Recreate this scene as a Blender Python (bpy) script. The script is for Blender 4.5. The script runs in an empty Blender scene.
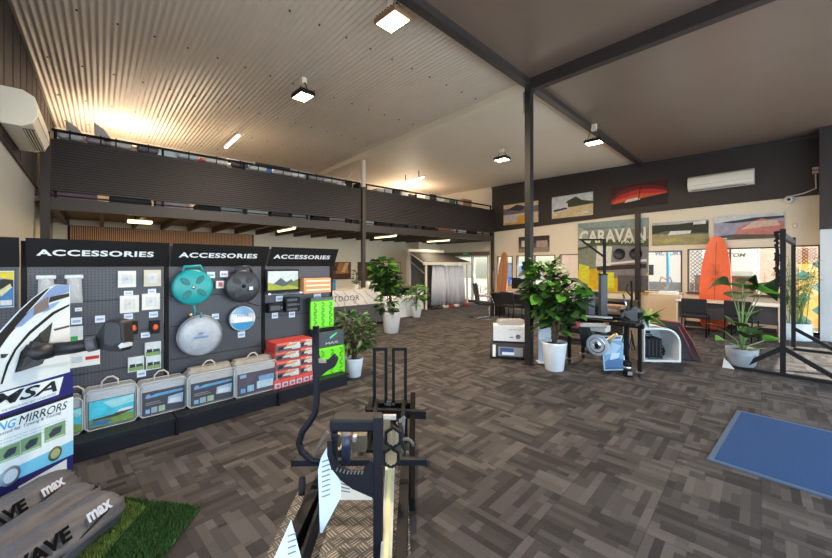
import bpy, bmesh, math, random
from mathutils import Vector, Matrix
random.seed(7)
R_ = math.radians
SC = bpy.context.scene
COL = SC.collection
TH = R_(48.8); CS, SN = math.cos(TH), math.sin(TH)
FOC = 360.0; EYE = 1.6; HY = 265.0

# ------------------------------------------------------------------ camera
cam_d = bpy.data.cameras.new('camera'); cam = bpy.data.objects.new('camera', cam_d); COL.objects.link(cam)
cam.location = (0, 0, EYE); cam.rotation_euler = (R_(90), 0, TH)
cam_d.sensor_width = 36; cam_d.lens = FOC/832*36; cam_d.shift_y = -(279-HY)/832
cam_d.clip_start = 0.05; cam_d.clip_end = 300
SC.camera = cam
# ------------------------------------------------------------------ world, sun, exposure
SC.view_settings.view_transform = 'Standard'; SC.view_settings.look = 'None'
SC.view_settings.gamma = 1; SC.view_settings.use_curve_mapping = False
SC.view_settings.exposure = 0.35
SC.cycles.use_denoising = True
SC.cycles.max_bounces = 8; SC.cycles.diffuse_bounces = 4; SC.cycles.transparent_max_bounces = 16
SC.cycles.sample_clamp_indirect = 6
w = bpy.data.worlds.new('sky'); SC.world = w; w.use_nodes = True
nt = w.node_tree; nt.nodes.clear()
out = nt.nodes.new('ShaderNodeOutputWorld'); bg = nt.nodes.new('ShaderNodeBackground'); sky = nt.nodes.new('ShaderNodeTexSky')
sky.sky_type = 'NISHITA'; sky.sun_disc = False; sky.sun_elevation = R_(43); sky.sun_rotation = R_(65)
nt.links.new(sky.outputs[0], bg.inputs[0]); nt.links.new(bg.outputs[0], out.inputs[0]); bg.inputs[1].default_value = 0.24
sun_d = bpy.data.lights.new('sun', 'SUN'); sun = bpy.data.objects.new('sun', sun_d); COL.objects.link(sun)
sun_d.energy = 15; sun_d.angle = R_(0.6); sun_d.color = (1, .93, .82)
sun.rotation_euler = Vector((0.95, 0.45, 1.0)).to_track_quat('Z', 'Y').to_euler()
def area(name, loc, to, sx, sy, power, col):
    d = bpy.data.lights.new(name, 'AREA'); o = bpy.data.objects.new(name, d); COL.objects.link(o)
    d.shape = 'RECTANGLE'; d.size = sx; d.size_y = sy; d.energy = power; d.color = col; d.specular_factor = .35
    o.location = loc; o.rotation_euler = (Vector(loc)-Vector(to)).to_track_quat('Z', 'Y').to_euler()
    return o
# daylight through the two big glazed fronts (right hand side and behind the camera) and the rear windows
area('daylight_right', (2.7, 5.0, 1.6), (-4, 5.0, 1.0), 13, 2.8, 470, (.66, .82, 1))
area('daylight_behind', (-0.2, -1.1, 1.5), (-1.5, 5, 0.8), 5.0, 2.6, 85, (.80, .89, 1))
area('daylight_rear', (-5, 12.4, 1.5), (-5, 5, 0.6), 9, 1.2, 60, (.95, .97, 1))

# ------------------------------------------------------------------ helpers
def at(px, py, F):                       # a world point at forward distance F from the viewpoint
    r = (px-416)/FOC*F
    return Vector((-SN*F+CS*r, CS*F+SN*r, EYE-(py-HY)/FOC*F))
def fr(F, Rr, h=0.0): return Vector((-SN*F+CS*Rr, CS*F+SN*Rr, h))
def depth_h(py, h): return FOC*(EYE-h)/(py-HY)
def fl(px, py, h=0.0): p = at(px, py, depth_h(py, h)); p.z = h; return p
def ray(px): r = (px-416)/FOC; return (-SN+CS*r, CS+SN*r)
def onX(px, py, X): return at(px, py, X/ray(px)[0])
def onY(px, py, Y): return at(px, py, Y/ray(px)[1])

_m = {}
def mat(name, col, rough=.6, metal=0.0, var=.06, scale=30, bump=0.0, emit=None, es=0, spec=.5, coat=0, sheen=0):
    if name in _m: return _m[name]
    m = bpy.data.materials.new(name); m.use_nodes = True; n = m.node_tree.nodes; l = m.node_tree.links
    b = n['Principled BSDF']; b.inputs['Roughness'].default_value = rough; b.inputs['Metallic'].default_value = metal
    b.inputs['Specular IOR Level'].default_value = spec; b.inputs['Coat Weight'].default_value = coat
    b.inputs['Sheen Weight'].default_value = sheen
    tc = n.new('ShaderNodeTexCoord'); nz = n.new('ShaderNodeTexNoise'); nz.inputs['Scale'].default_value = scale; nz.inputs['Detail'].default_value = 4
    l.new(tc.outputs['Object'], nz.inputs['Vector'])
    mx = n.new('ShaderNodeMix'); mx.data_type = 'RGBA'
    c = tuple(col)[:3]
    mx.inputs[6].default_value = tuple(max(0, x*(1-var*2)) for x in c)+(1,)
    mx.inputs[7].default_value = tuple(min(1, x*(1+var*2)) for x in c)+(1,)
    l.new(nz.outputs['Fac'], mx.inputs[0]); l.new(mx.outputs[2], b.inputs['Base Color'])
    if bump:
        bp = n.new('ShaderNodeBump'); bp.inputs['Strength'].default_value = bump; bp.inputs['Distance'].default_value = .01
        l.new(nz.outputs['Fac'], bp.inputs['Height']); l.new(bp.outputs[0], b.inputs['Normal'])
    if emit: b.inputs['Emission Color'].default_value = tuple(emit)+(1,); b.inputs['Emission Strength'].default_value = es
    _m[name] = m; return m
def srgb(r, g, b): return tuple(((x/255)/12.92 if x/255 <= .04045 else ((x/255+.055)/1.055)**2.4) for x in (r, g, b))
def photo(r, g, b):
    m = mat('photo_%d_%d_%d' % (r, g, b), srgb(r, g, b), .5, var=.34, scale=9, spec=.3)
    for n in m.node_tree.nodes:
        if n.type == 'TEX_NOISE': n.inputs['Detail'].default_value = 9; n.inputs['Roughness'].default_value = .72; n.inputs['Distortion'].default_value = .6
    return m
def flat(r, g, b, rough=.5): return mat('print_%d_%d_%d' % (r, g, b), srgb(r, g, b), rough, var=.04, scale=60)

class M:
    def __init__(s): s.v = []; s.f = []; s.mi = []; s.sm = []
    def add(s, vs, fs, mi=0, sm=False):
        o = len(s.v); s.v += [tuple(v) for v in vs]
        for f in fs: s.f.append(tuple(i+o for i in f)); s.mi.append(mi); s.sm.append(sm)
        return s
    def box(s, c, d, rot=None, mi=0, bev=0.0):
        x, y, z = (q/2 for q in d)
        if bev and min(x, y, z) > bev:
            bm = bmesh.new(); bmesh.ops.create_cube(bm, size=1)
            for v in bm.verts: v.co = Vector((v.co.x*d[0], v.co.y*d[1], v.co.z*d[2]))
            bmesh.ops.bevel(bm, geom=bm.edges[:], offset=bev, segments=2, affect='EDGES', profile=.5)
            bm.verts.index_update(); vs = [v.co.copy() for v in bm.verts]; fs = [[v.index for v in f.verts] for f in bm.faces]; bm.free()
        else:
            vs = [Vector(p) for p in ((-x,-y,-z),(x,-y,-z),(x,y,-z),(-x,y,-z),(-x,-y,z),(x,-y,z),(x,y,z),(-x,y,z))]
            fs = [(3,2,1,0),(4,5,6,7),(0,1,5,4),(1,2,6,5),(2,3,7,6),(3,0,4,7)]
        if rot is not None:
            if not isinstance(rot, Matrix): rot = Matrix.Rotation(rot[2],3,'Z')@Matrix.Rotation(rot[1],3,'Y')@Matrix.Rotation(rot[0],3,'X')
            vs = [rot@v for v in vs]
        c = Vector(c); return s.add([v+c for v in vs], fs, mi)
    def b2(s, x0, x1, y0, y1, z0, z1, mi=0, bev=0.0): return s.box(((x0+x1)/2,(y0+y1)/2,(z0+z1)/2), (abs(x1-x0),abs(y1-y0),abs(z1-z0)), None, mi, bev)
    def bar(s, p, q, w_, h_, mi=0, up=(0,0,1), bev=0.0):   # box from p to q, w_ across, h_ along 'up'
        p, q = Vector(p), Vector(q); d = (q-p); L = d.length; d.normalize(); up = Vector(up)
        if abs(d.dot(up)) > .98: up = Vector((1,0,0))
        sd = d.cross(up).normalized(); u2 = sd.cross(d).normalized()
        return s.box((p+q)/2, (w_, L, h_), Matrix((sd, d, u2)).transposed(), mi, bev)
    def tube(s, pts, r, seg=10, mi=0, cap=True, sm=True):
        pts = [Vector(p) for p in pts]; n = len(pts); rr = r if isinstance(r, (list, tuple)) else [r]*n
        vs = []; prev = None
        for i, p in enumerate(pts):
            t = (pts[min(i+1,n-1)]-pts[max(i-1,0)]).normalized()
            if prev is None:
                a = Vector((0,0,1)) if abs(t.z) < .9 else Vector((1,0,0)); u = t.cross(a).normalized()
            else: u = (prev-t*prev.dot(t)).normalized()
            prev = u; w_ = t.cross(u)
            for k in range(seg):
                an = 2*math.pi*k/seg; vs.append(p+(u*math.cos(an)+w_*math.sin(an))*rr[i])
        fs = [(i*seg+k, i*seg+(k+1)%seg, (i+1)*seg+(k+1)%seg, (i+1)*seg+k) for i in range(n-1) for k in range(seg)]
        s.add(vs, fs, mi, sm)
        if cap: 
            o = len(s.v)-n*seg
            s.f.append(tuple(o+k for k in reversed(range(seg)))); s.mi.append(mi); s.sm.append(False)
            s.f.append(tuple(o+(n-1)*seg+k for k in range(seg))); s.mi.append(mi); s.sm.append(False)
        return s
    def cyl(s, p, q, r, seg=20, mi=0, r2=None): return s.tube([p, q], [r, r if r2 is None else r2], seg, mi)
    def lathe(s, prof, c=(0,0,0), seg=28, mi=0, axis=None, sm=True, ell=1.0):
        vs = []; rot = axis.to_track_quat('Z','Y').to_matrix() if axis is not None else None
        for r, z in prof:
            for k in range(seg):
                a = 2*math.pi*k/seg; v = Vector((r*math.cos(a), r*math.sin(a)*ell, z))
                if rot: v = rot@v
                vs.append(v+Vector(c))
        n = len(prof)
        fs = [(i*seg+k, i*seg+(k+1)%seg, (i+1)*seg+(k+1)%seg, (i+1)*seg+k) for i in range(n-1) for k in range(seg)]
        s.add(vs, fs, mi, sm)
        return s
    def poly(s, pts, mi=0): return s.add(pts, [tuple(range(len(pts)))], mi)
    def prism(s, pts, vec, mi=0):            # closed solid: outline pts (3d) pushed along vec
        n = len(pts); pts = [Vector(p) for p in pts]; vec = Vector(vec)
        nm = Vector((0,0,0))
        for i in range(n): nm += pts[i].cross(pts[(i+1)%n])
        if nm.dot(vec) > 0: pts = pts[::-1]
        vs = pts+[p+vec for p in pts]
        fs = [tuple(range(n)), tuple(range(2*n-1, n-1, -1))]+[((i+1)%n, i, i+n, (i+1)%n+n) for i in range(n)]
        return s.add(vs, fs, mi)
    def done(s, name, mats, parent=None, loc=None, rz=None, bev=0, rot=None):
        me = bpy.data.meshes.new(name); me.from_pydata(s.v, [], s.f); 
        for m in (mats if isinstance(mats, (list, tuple)) else [mats]): me.materials.append(m)
        for p, i, k in zip(me.polygons, s.mi, s.sm): p.material_index = i; p.use_smooth = k
        me.update()
        o = bpy.data.objects.new(name, me); COL.objects.link(o)
        if parent: o.parent = parent
        if loc is not None: o.location = loc
        if rz is not None: o.rotation_euler = (0,0,rz)
        if rot is not None: o.rotation_euler = rot
        if bev:
            b = o.modifiers.new('b','BEVEL'); b.width = bev; b.segments = 2; b.limit_method = 'ANGLE'
        return o
def thing(name, label, cat, loc=(0,0,0), rz=0, group=None, rot=None):
    o = bpy.data.objects.new(name, None); COL.objects.link(o); o.location = loc; o.rotation_euler = rot if rot else (0,0,rz)
    o.empty_display_size = .1
    o['label'] = label; o['category'] = cat
    if group: o['group'] = group
    return o
def tag(o, label, cat, group=None, kind=None):
    o['label'] = label; o['category'] = cat
    if group: o['group'] = group
    if kind: o['kind'] = kind
    return o
def struct(o): o['kind'] = 'structure'; return o
def dup(root, loc, rz, label=None, group=None, scale=None):
    r = root.copy(); COL.objects.link(r); r.location = loc; r.rotation_euler = (0,0,rz)
    if scale: r.scale = scale
    if label: r['label'] = label
    if group: r['group'] = group
    for ch in list(root.children):
        c = ch.copy(); COL.objects.link(c); c.parent = r
        for g in ch.children:
            d = g.copy(); COL.objects.link(d); d.parent = c
    return r
def text(body, w_, h_, m, parent, loc, rot=(R_(90),0,0), bold=0.0, shear=0.0, name='lettering', depth=.001, space=1.0):
    cu = bpy.data.curves.new('t','FONT'); cu.body = body; cu.size = 1; cu.offset = bold; cu.shear = shear; cu.space_character = space
    cu.align_x = 'CENTER'; cu.align_y = 'CENTER'; cu.resolution_u = 3
    o = bpy.data.objects.new('t', cu); COL.objects.link(o); bpy.context.view_layer.update()
    me = bpy.data.meshes.new_from_object(o.evaluated_get(bpy.context.evaluated_depsgraph_get()))
    bpy.data.objects.remove(o); bpy.data.curves.remove(cu)
    xs = [v.co.x for v in me.vertices]; ys = [v.co.y for v in me.vertices]
    cx, cy = (min(xs)+max(xs))/2, (min(ys)+max(ys))/2; sx, sy = w_/(max(xs)-min(xs)), h_/(max(ys)-min(ys))
    for v in me.vertices: v.co = ((v.co.x-cx)*sx, (v.co.y-cy)*sy, depth)
    me.materials.clear(); me.materials.append(m); me.name = name
    t = bpy.data.objects.new(name, me); COL.objects.link(t); t.parent = parent; t.location = loc; t.rotation_euler = rot
    return t
def layers(b, w_, h_, ls, y=0.0, x0=0.0, z0=0.0, mi0=1, step=.0006):
    """coloured print areas on a board: polygons in 0..1, facing -y"""
    for i, pl in enumerate(ls):
        b.poly([(x0+(u-.5)*w_, y-step*(i+1), z0+v*h_) for u, v in pl], mi0+i)

# ------------------------------------------------------------------ materials
def carpet_mat():
    m = bpy.data.materials.new('carpet_tiles'); m.use_nodes = True; n = m.node_tree.nodes; l = m.node_tree.links
    b = n['Principled BSDF']; b.inputs['Roughness'].default_value = .92; b.inputs['Specular IOR Level'].default_value = .25
    def mth(op, a, c=None, d=None):
        x = n.new('ShaderNodeMath'); x.operation = op
        for i, q in enumerate((a, c, d)):
            if q is None: continue
            if isinstance(q, (int, float)): x.inputs[i].default_value = q
            else: l.new(q, x.inputs[i])
        return x.outputs[0]
    tc = n.new('ShaderNodeTexCoord'); mp = n.new('ShaderNodeMapping'); mp.inputs['Rotation'].default_value = (0,0,R_(-5))
    l.new(tc.outputs['Object'], mp.inputs[0]); sp = n.new('ShaderNodeSeparateXYZ'); l.new(mp.outputs[0], sp.inputs[0])
    T = 0.5
    x = mth('DIVIDE', sp.outputs[0], T); y = mth('DIVIDE', sp.outputs[1], T)
    ix = mth('FLOOR', x); iy = mth('FLOOR', y); fx = mth('FRACT', x); fy = mth('FRACT', y)
    par = mth('FLOORED_MODULO', mth('ADD', ix, iy), 2.0)
    def mix(a, c, f): return mth('ADD', mth('MULTIPLY', a, mth('SUBTRACT', 1.0, f)), mth('MULTIPLY', c, f))
    u = mix(fx, fy, par); v = mix(fy, fx, par)
    def cells(rows, cols, salt):
        r = mth('FLOOR', mth('MULTIPLY', v, rows))
        w1 = n.new('ShaderNodeTexWhiteNoise'); w1.noise_dimensions = '3D'; cb = n.new('ShaderNodeCombineXYZ')
        l.new(ix, cb.inputs[0]); l.new(iy, cb.inputs[1]); l.new(mth('ADD', r, salt), cb.inputs[2]); l.new(cb.outputs[0], w1.inputs['Vector'])
        c = mth('FLOOR', mth('ADD', mth('MULTIPLY', u, cols), w1.outputs['Value']))
        w2 = n.new('ShaderNodeTexWhiteNoise'); w2.noise_dimensions = '4D'; l.new(cb.outputs[0], w2.inputs['Vector']); l.new(mth('ADD', c, salt), w2.inputs['W'])
        return w2.outputs['Value']
    a = cells(5.0, 2.0, 3.0); c = cells(10.0, 1.4, 17.0)
    val = mth('ADD', mth('MULTIPLY', a, .45), mth('MULTIPLY', c, .55))
    cr = n.new('ShaderNodeValToRGB'); l.new(val, cr.inputs[0]); e = cr.color_ramp.elements
    e[0].position = .2; e[0].color = srgb(50,46,45)+(1,); e[1].position = .82; e[1].color = srgb(90,85,82)+(1,)
    k = cr.color_ramp.elements.new(.5); k.color = srgb(70,66,64)+(1,)
    # thin darker seam round each tile
    ed = mth('MINIMUM', mth('MINIMUM', fx, mth('SUBTRACT', 1.0, fx)), mth('MINIMUM', fy, mth('SUBTRACT', 1.0, fy)))
    seam = mth('LESS_THAN', ed, .008)
    nz = n.new('ShaderNodeTexNoise'); nz.inputs['Scale'].default_value = 170; nz.inputs['Detail'].default_value = 3; l.new(tc.outputs['Object'], nz.inputs['Vector'])
    k2 = mth('MULTIPLY', mth('ADD', .5, mth('MULTIPLY', nz.outputs['Fac'], .95)), mth('SUBTRACT', 1.0, mth('MULTIPLY', seam, .25)))
    vm = n.new('ShaderNodeVectorMath'); vm.operation = 'SCALE'; l.new(cr.outputs[0], vm.inputs[0]); l.new(k2, vm.inputs['Scale']); l.new(vm.outputs[0], b.inputs['Base Color'])
    bp = n.new('ShaderNodeBump'); bp.inputs['Strength'].default_value = .35; bp.inputs['Distance'].default_value = .004; l.new(nz.outputs['Fac'], bp.inputs['Height']); l.new(bp.outputs[0], b.inputs['Normal'])
    return m
def glass_mat():
    m = bpy.data.materials.new('window_glass'); m.use_nodes = True; n = m.node_tree.nodes; l = m.node_tree.links; n.clear()
    o = n.new('ShaderNodeOutputMaterial'); t = n.new('ShaderNodeBsdfTransparent'); g = n.new('ShaderNodeBsdfGlossy'); mx = n.new('ShaderNodeMixShader')
    g.inputs['Roughness'].default_value = .02; mx.inputs[0].default_value = .06; t.inputs[0].default_value = (.94,.97,.97,1)
    l.new(t.outputs[0], mx.inputs[1]); l.new(g.outputs[0], mx.inputs[2]); l.new(mx.outputs[0], o.inputs[0]); return m
def film_mat():
    m = bpy.data.materials.new('clear_plastic'); m.use_nodes = True; n = m.node_tree.nodes; l = m.node_tree.links; n.clear()
    o = n.new('ShaderNodeOutputMaterial'); t = n.new('ShaderNodeBsdfTransparent'); g = n.new('ShaderNodeBsdfPrincipled'); mx = n.new('ShaderNodeMixShader')
    g.inputs['Base Color'].default_value = (.75,.78,.8,1); g.inputs['Roughness'].default_value = .12
    nz = n.new('ShaderNodeTexNoise'); nz.inputs['Scale'].default_value = 12; bp = n.new('ShaderNodeBump'); bp.inputs['Strength'].default_value = .8; bp.inputs['Distance'].default_value = .03
    l.new(nz.outputs['Fac'], bp.inputs['Height']); l.new(bp.outputs[0], g.inputs['Normal'])
    mx.inputs[0].default_value = .42; l.new(t.outputs[0], mx.inputs[1]); l.new(g.outputs[0], mx.inputs[2]); l.new(mx.outputs[0], o.inputs[0]); return m
def peg_mat():
    m = bpy.data.materials.new('perforated_steel'); m.use_nodes = True; n = m.node_tree.nodes; l = m.node_tree.links
    b = n['Principled BSDF']; b.inputs['Roughness'].default_value = .45; b.inputs['Metallic'].default_value = .3
    tc = n.new('ShaderNodeTexCoord'); sp = n.new('ShaderNodeSeparateXYZ'); l.new(tc.outputs['Object'], sp.inputs[0])
    def mth(op, a, c=None):
        x = n.new('ShaderNodeMath'); x.operation = op
        for i, q in enumerate((a, c)):
            if q is None: continue
            if isinstance(q, (int, float)): x.inputs[i].default_value = q
            else: l.new(q, x.inputs[i])
        return x.outputs[0]
    def f(s): return mth('ABSOLUTE', mth('SUBTRACT', mth('FRACT', mth('DIVIDE', s, .025)), .5))
    hole = mth('LESS_THAN', mth('MAXIMUM', f(sp.outputs[0]), f(sp.outputs[2])), .16)
    mx = n.new('ShaderNodeMix'); mx.data_type = 'RGBA'; l.new(hole, mx.inputs[0])
    mx.inputs[6].default_value = srgb(72,72,78)+(1,); mx.inputs[7].default_value = (.012,.012,.014,1)
    l.new(mx.outputs[2], b.inputs['Base Color']); return m
def slat_mat(name, col, col2, pitch, axis=2, duty=.25, rough=.6):
    m = bpy.data.materials.new(name); m.use_nodes = True; return m
GL = glass_mat(); FILM = film_mat(); PEG = peg_mat()
CREAM = mat('cream_paint', srgb(226,213,192), .7, var=.02, scale=3)
DARK = mat('dark_brown_paint', srgb(50,42,40), .6, var=.03, scale=4)
SOFFIT = mat('dark_soffit_paint', srgb(116,98,86), .38, var=.04, scale=2)
BLKM = mat('black_powder_coat', srgb(17,17,20), .6, var=.05, spec=.2)
BLKP = mat('black_plastic', srgb(18,18,21), .55, var=.05, spec=.25)
STEEL = mat('grey_painted_steel', srgb(54,48,46), .45, var=.04)
WHT = mat('white_paint', srgb(235,235,232), .45, var=.02)
CHROME = mat('chrome', (.8,.8,.82), .15, 1.0, var=.02)
ALU = mat('aluminium', (.62,.62,.64), .35, 1.0, var=.04)
RUBBER = mat('rubber', srgb(24,24,24), .85, var=.1)
GREYPL = mat('grey_plastic', srgb(86,88,92), .5, var=.04)
# ------------------------------------------------------------------ the building
XL, YB, YF, XR = -12.0, 12.0, -0.85, 2.5
MX = -8.9                                   # front line of the mezzanine
def ch(x): return 4.5-.03*x
def bx(y): return -2.87-.06*y               # roof beam that separates the light and dark ceilings
CARPET = carpet_mat()
struct(M().b2(-12.6, 3.2, -3.2, 12.2, -.1, 0).done('floor', CARPET))
# ceilings
mc = M(); p = .0762; ny = int((5.28-YF)/p*8); x1 = XL
vs = []
for j in range(ny+1):
    y = YF+(5.28-YF)*j/ny; dz = .011*math.sin(2*math.pi*y/p)
    vs += [(x1, y, ch(x1)+dz), (bx(y), y, ch(bx(y))+dz)]
mc.add(vs, [(2*j, 2*j+1, 2*j+3, 2*j+2) for j in range(ny)], 0, True)
CORR = mat('corrugated_steel_sheet', srgb(214,200,184), .4, .1, var=.03, scale=3)
struct(mc.done('ceiling_corrugated', CORR))
sc_ = M()
for j in range(5):
    for k in range(16):
        x = -11.2+j*1.75; y = YF+.25+k*.3810
        if x < bx(y)-.1: sc_.cyl((x,y,ch(x)-.02),(x,y,ch(x)-.005),.012,6)
struct(sc_.done('ceiling_roofing_screws', STEEL))
fc = M(); fc.prism([(XL,5.28,ch(XL)),(XL,YB,ch(XL)),(bx(YB),YB,ch(bx(YB))),(bx(5.28),5.28,ch(bx(5.28)))], (0,0,.05))
struct(fc.done('ceiling_rear', mat('ceiling_lining_cream', srgb(222,208,190), .55, var=.02, scale=2)))
def chd(x): return ch(-3.2)-.02*(x+3.2)-.02
dk = M(); dk.prism([(bx(-3.2),-3.2,chd(-2.7)),(bx(YB),YB,chd(-3.6)),(3.2,YB,chd(3.2)),(3.2,-3.2,chd(3.2))], (0,0,.05))
struct(dk.done('ceiling_dark', SOFFIT))
struct(M().b2(-12.6, 3.3, -3.3, 12.3, 5.0, 5.1).done('ceiling_light_block', STEEL))  # unseen slab added over the ceilings to stop sky light leaking in
# roof beams
def rbeam(n, a, b, w_, h_, m): 
    o = M().bar(a, b, w_, h_).done(n, m); return struct(o)
rbeam('trim_1', (bx(-3),-3,ch(bx(-3))-.05), (bx(5.2),5.2,ch(bx(5.2))-.05), .12, .14, STEEL)
rbeam('trim_2', (bx(5.2),5.2,ch(bx(5.2))-.05), (bx(11.98),11.98,ch(bx(11.98))-.05), .12, .12, STEEL)
rbeam('trim_3', (-3.2,5.25,ch(-3.2)-.07), (-12,5.85,ch(-12)-.07), .14, .14, CREAM)
rbeam('trim_4', (-3.2,5.2,chd(-3.2)-.08), (3.0,5.2,chd(3.)-.08), .12, .2, DARK)
# purlin edges where the rear lining meets the walls
# rear wall: list of openings x0,x1,z0,z1
def wall_x(name, y0, y1, x0, x1, z0, z1, holes, m):
    b = M(); xs = x0
    for h in sorted(holes):
        if h[0] > xs: b.b2(xs, h[0], y0, y1, z0, z1)
        if h[2] > z0: b.b2(h[0], h[1], y0, y1, z0, h[2])
        if h[3] < z1: b.b2(h[0], h[1], y0, y1, h[3], z1)
        xs = h[1]
    if xs < x1: b.b2(xs, x1, y0, y1, z0, z1)
    return struct(b.done(name, m))
REAR = [(-11.75,-9.15,0,2.15), (-8.75,-8.02,.80,1.95), (-7.85,-6.28,.80,1.96), (-6.12,-4.70,.80,1.97), (-3.48,-2.62,.85,2.0), (-2.50,-.66,.86,2.03), (-.52,-.10,.05,2.05)]
wall_x('wall_rear', YB, YB+.15, XL-.2, 3.2, 0, 5.0, REAR, CREAM)
# dark painted upper band (lining board fixed on the wall)
b = M(); z1 = 4.95
b.prism([(-8.98,YB-.03,2.93),(-3.8,YB-.03,3.12),(3.2,YB-.03,3.2),(3.2,YB-.03,z1),(-8.98,YB-.03,z1)], (0,.03,0))
struct(b.done('wall_rear_band', DARK))
struct(M().bar((-9,YB-.035,ch(-9)-.04),(3,YB-.035,ch(3)-.05),.05,.06).done('trim_5', CREAM if 0 else STEEL))
struct(M().b2(XL, 2.5, YB-.02, YB, 0, .09).done('baseboard_rear', STEEL))
# left wall
struct(M().b2(XL-.2, XL, -3.2, YB, 0, 5.0).done('wall_left', CREAM))
# end wall on the near left, dark above
LGREY = mat('pale_grey_paint', srgb(150,153,153), .6, var=.02, scale=3)
struct(M().b2(XL, -4.6, YF-.15, YF, 0, 5.0).done('wall_end', LGREY))
b = M(); b.prism([(XL,YF+.03,2.86),(-6.1,YF+.03,3.0),(-4.6,YF+.03,3.02),(-4.6,YF+.03,4.95),(XL,YF+.03,4.95)], (0,-.03,0))
struct(b.done('wall_end_band', DARK))
sd = M()
for k in range(13): sd.b2(-11.6+k*.55, -11.585+k*.55, YF+.03, YF+.034, 3.02, 4.95)
struct(sd.done('trim_6', mat('board_joint', srgb(40,35,34), .7)))
# near front (behind the viewpoint) : header over a glazed front, and the right hand glazed front
struct(M().b2(-4.6, XR, -1.35, -1.2, 3.0, 5.0).b2(-4.75,-4.6,-1.35,YF,0,5.0).b2(2.3,2.65,-1.35,-1.2,0,3).done('wall_front', DARK))
struct(M().b2(XR, XR+.15, -1.35, YB, 3.35, 5.0).b2(XR,XR+.15,-1.35,YB,0,.12).done('wall_right', DARK))
f = M()
for y in (-1.2, 1.4, 4.0, 6.6, 9.2, 11.9): f.b2(XR+.03, XR+.11, y-.04, y+.04, .12, 3.35)
struct(f.done('window_1', ALU))
struct(M().b2(XR+.06, XR+.07, -1.2, 11.9, .12, 3.35).done('window_1_pane', GL))
# pier at the end of the rear wall
PIER = mat('pier_grey_paint', srgb(205,206,208), .6, var=.02, scale=3)
struct(M().b2(-.10, .45, 11.45, 11.99, 0, 3.15).done('wall_right_pier', PIER))
struct(M().b2(-.11, .46, 11.44, 11.97, 2.35, 4.9).done('wall_right_pier_band', DARK))
# windows in the rear wall
WF = mat('bronze_window_frame', srgb(88,72,60), .5)
def window(n, x0, x1, z0, z1, mull, fm=WF):
    b = M(); y0, y1 = YB-.02, YB+.10; t = .032
    for (a, c) in ((x0,x0+t),(x1-t,x1)): b.b2(a, c, y0, y1, z0, z1)
    b.b2(x0+t, x1-t, y0, y1, z1-t, z1); b.b2(x0+t, x1-t, y0, y1, z0, z0+t)
    for m_ in mull: b.b2(m_-t/2, m_+t/2, y0+.01, y1-.01, z0+t, z1-t)
    fr_ = struct(b.done('window_%d' % n, fm))
    g = M().b2(x0+t, x1-t, YB+.04, YB+.046, z0+t, z1-t).done('window_%d_pane' % n, GL); struct(g)
    s = M().b2(x0-.03, x1+.03, YB-.05, YB, z0-.035, z0).done('window_%d_sill' % n, CREAM if n < 6 else WF); struct(s)
window(2, *REAR[1][:4], []); window(3, *REAR[2][:4], [-7.1]); window(4, *REAR[3][:4], [-5.4])
window(5, *REAR[4][:4], []); window(6, -2.50,-.66,.86,2.03, [-1.62])
window(7, *REAR[6][:4], [])
# glazed exit doors far left
def gdoor(n, x0, x1):
    b = M(); y0, y1 = YB+.02, YB+.08; t = .07
    b.b2(x0,x0+t,y0,y1,0,2.0).b2(x1-t,x1,y0,y1,0,2.0).b2(x0+t,x1-t,y0,y1,1.93,2.0).b2(x0+t,x1-t,y0,y1,0,.12)
    o = struct(b.done('door_%d' % n, mat('white_door_frame', srgb(225,225,220), .5)))
    struct(M().b2(x0+t,x1-t,YB+.045,YB+.052,.12,1.93).done('door_%d_pane' % n, GL))
    M().cyl((x0+.1,YB-.03,.85),(x0+.1,YB-.03,1.25),.013,8).cyl((x0+.1,YB-.03,.9),(x0+.1,YB+.02,.9),.01,8).cyl((x0+.1,YB-.03,1.2),(x0+.1,YB+.02,1.2),.01,8).done('door_handle', ALU, o)
gdoor(1, -11.70,-10.90); gdoor(2,-10.88,-10.05); gdoor(3,-10.03,-9.2)
struct(M().b2(-11.78,-9.12,YB-.04,YB+.1,2.0,2.16).done('trim_7', mat('brown_header', srgb(110,92,74), .6)))
# ---- mezzanine
struct(M().b2(XL, MX+.02, YF, YB-.03, 2.70, 2.78).done('floor_upper', mat('mezzanine_board', srgb(92,80,70), .6)))
jo = M()
y = YF+.25
while y < YB-.1: jo.b2(XL, MX-.1, y-.035, y+.035, 2.56, 2.70); y += .62
struct(jo.done('ceiling_joists', mat('joist_paint', srgb(74,62,54), .6)))
struct(M().b2(MX-.05, MX+.03, -.70, YB-.03, 2.57, 2.78).done('trim_8', STEEL))
def post(label, x, y, z0, z1, s=.1, m=STEEL, extra=None, capm=None):
    t = thing('steel_post', label, 'post', (x,y,z0))
    M().b2(-s/2,s/2,-s/2,s/2,0,z1-z0).done('shaft', m, t)
    if z0 == 0:
        M().b2(-s*.9,s*.9,-s*.9,s*.9,0,.012).done('base_plate', m, t)
    return t
post('dark square steel post at the near left end of the mezzanine beam, beside the wall', MX, -.72, 0, 3.9, .12)
post('dark steel post rising past the mezzanine balustrade above the reception counter', MX+.06, 5.71, 0, 3.85, .1)
pp = post('pale upper length of post between mezzanine balustrade and ceiling', MX+.06, 5.71, 3.85, ch(MX)-.14, .1, CREAM)
post('dark steel post in the far corner where the mezzanine meets the rear wall', MX, 11.9, 0, 3.85, .1)
pp = post('tall dark steel post standing free in the carpeted floor beside large potted plant', -3.17, 5.2, 0, chd(-3.2)-.05, .1, mat('charcoal_steel', srgb(34,33,34), .4))
M().b2(-.075,-.05,-.06,.06,4.05,4.4).done('bracket', ALU, pp)
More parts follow.
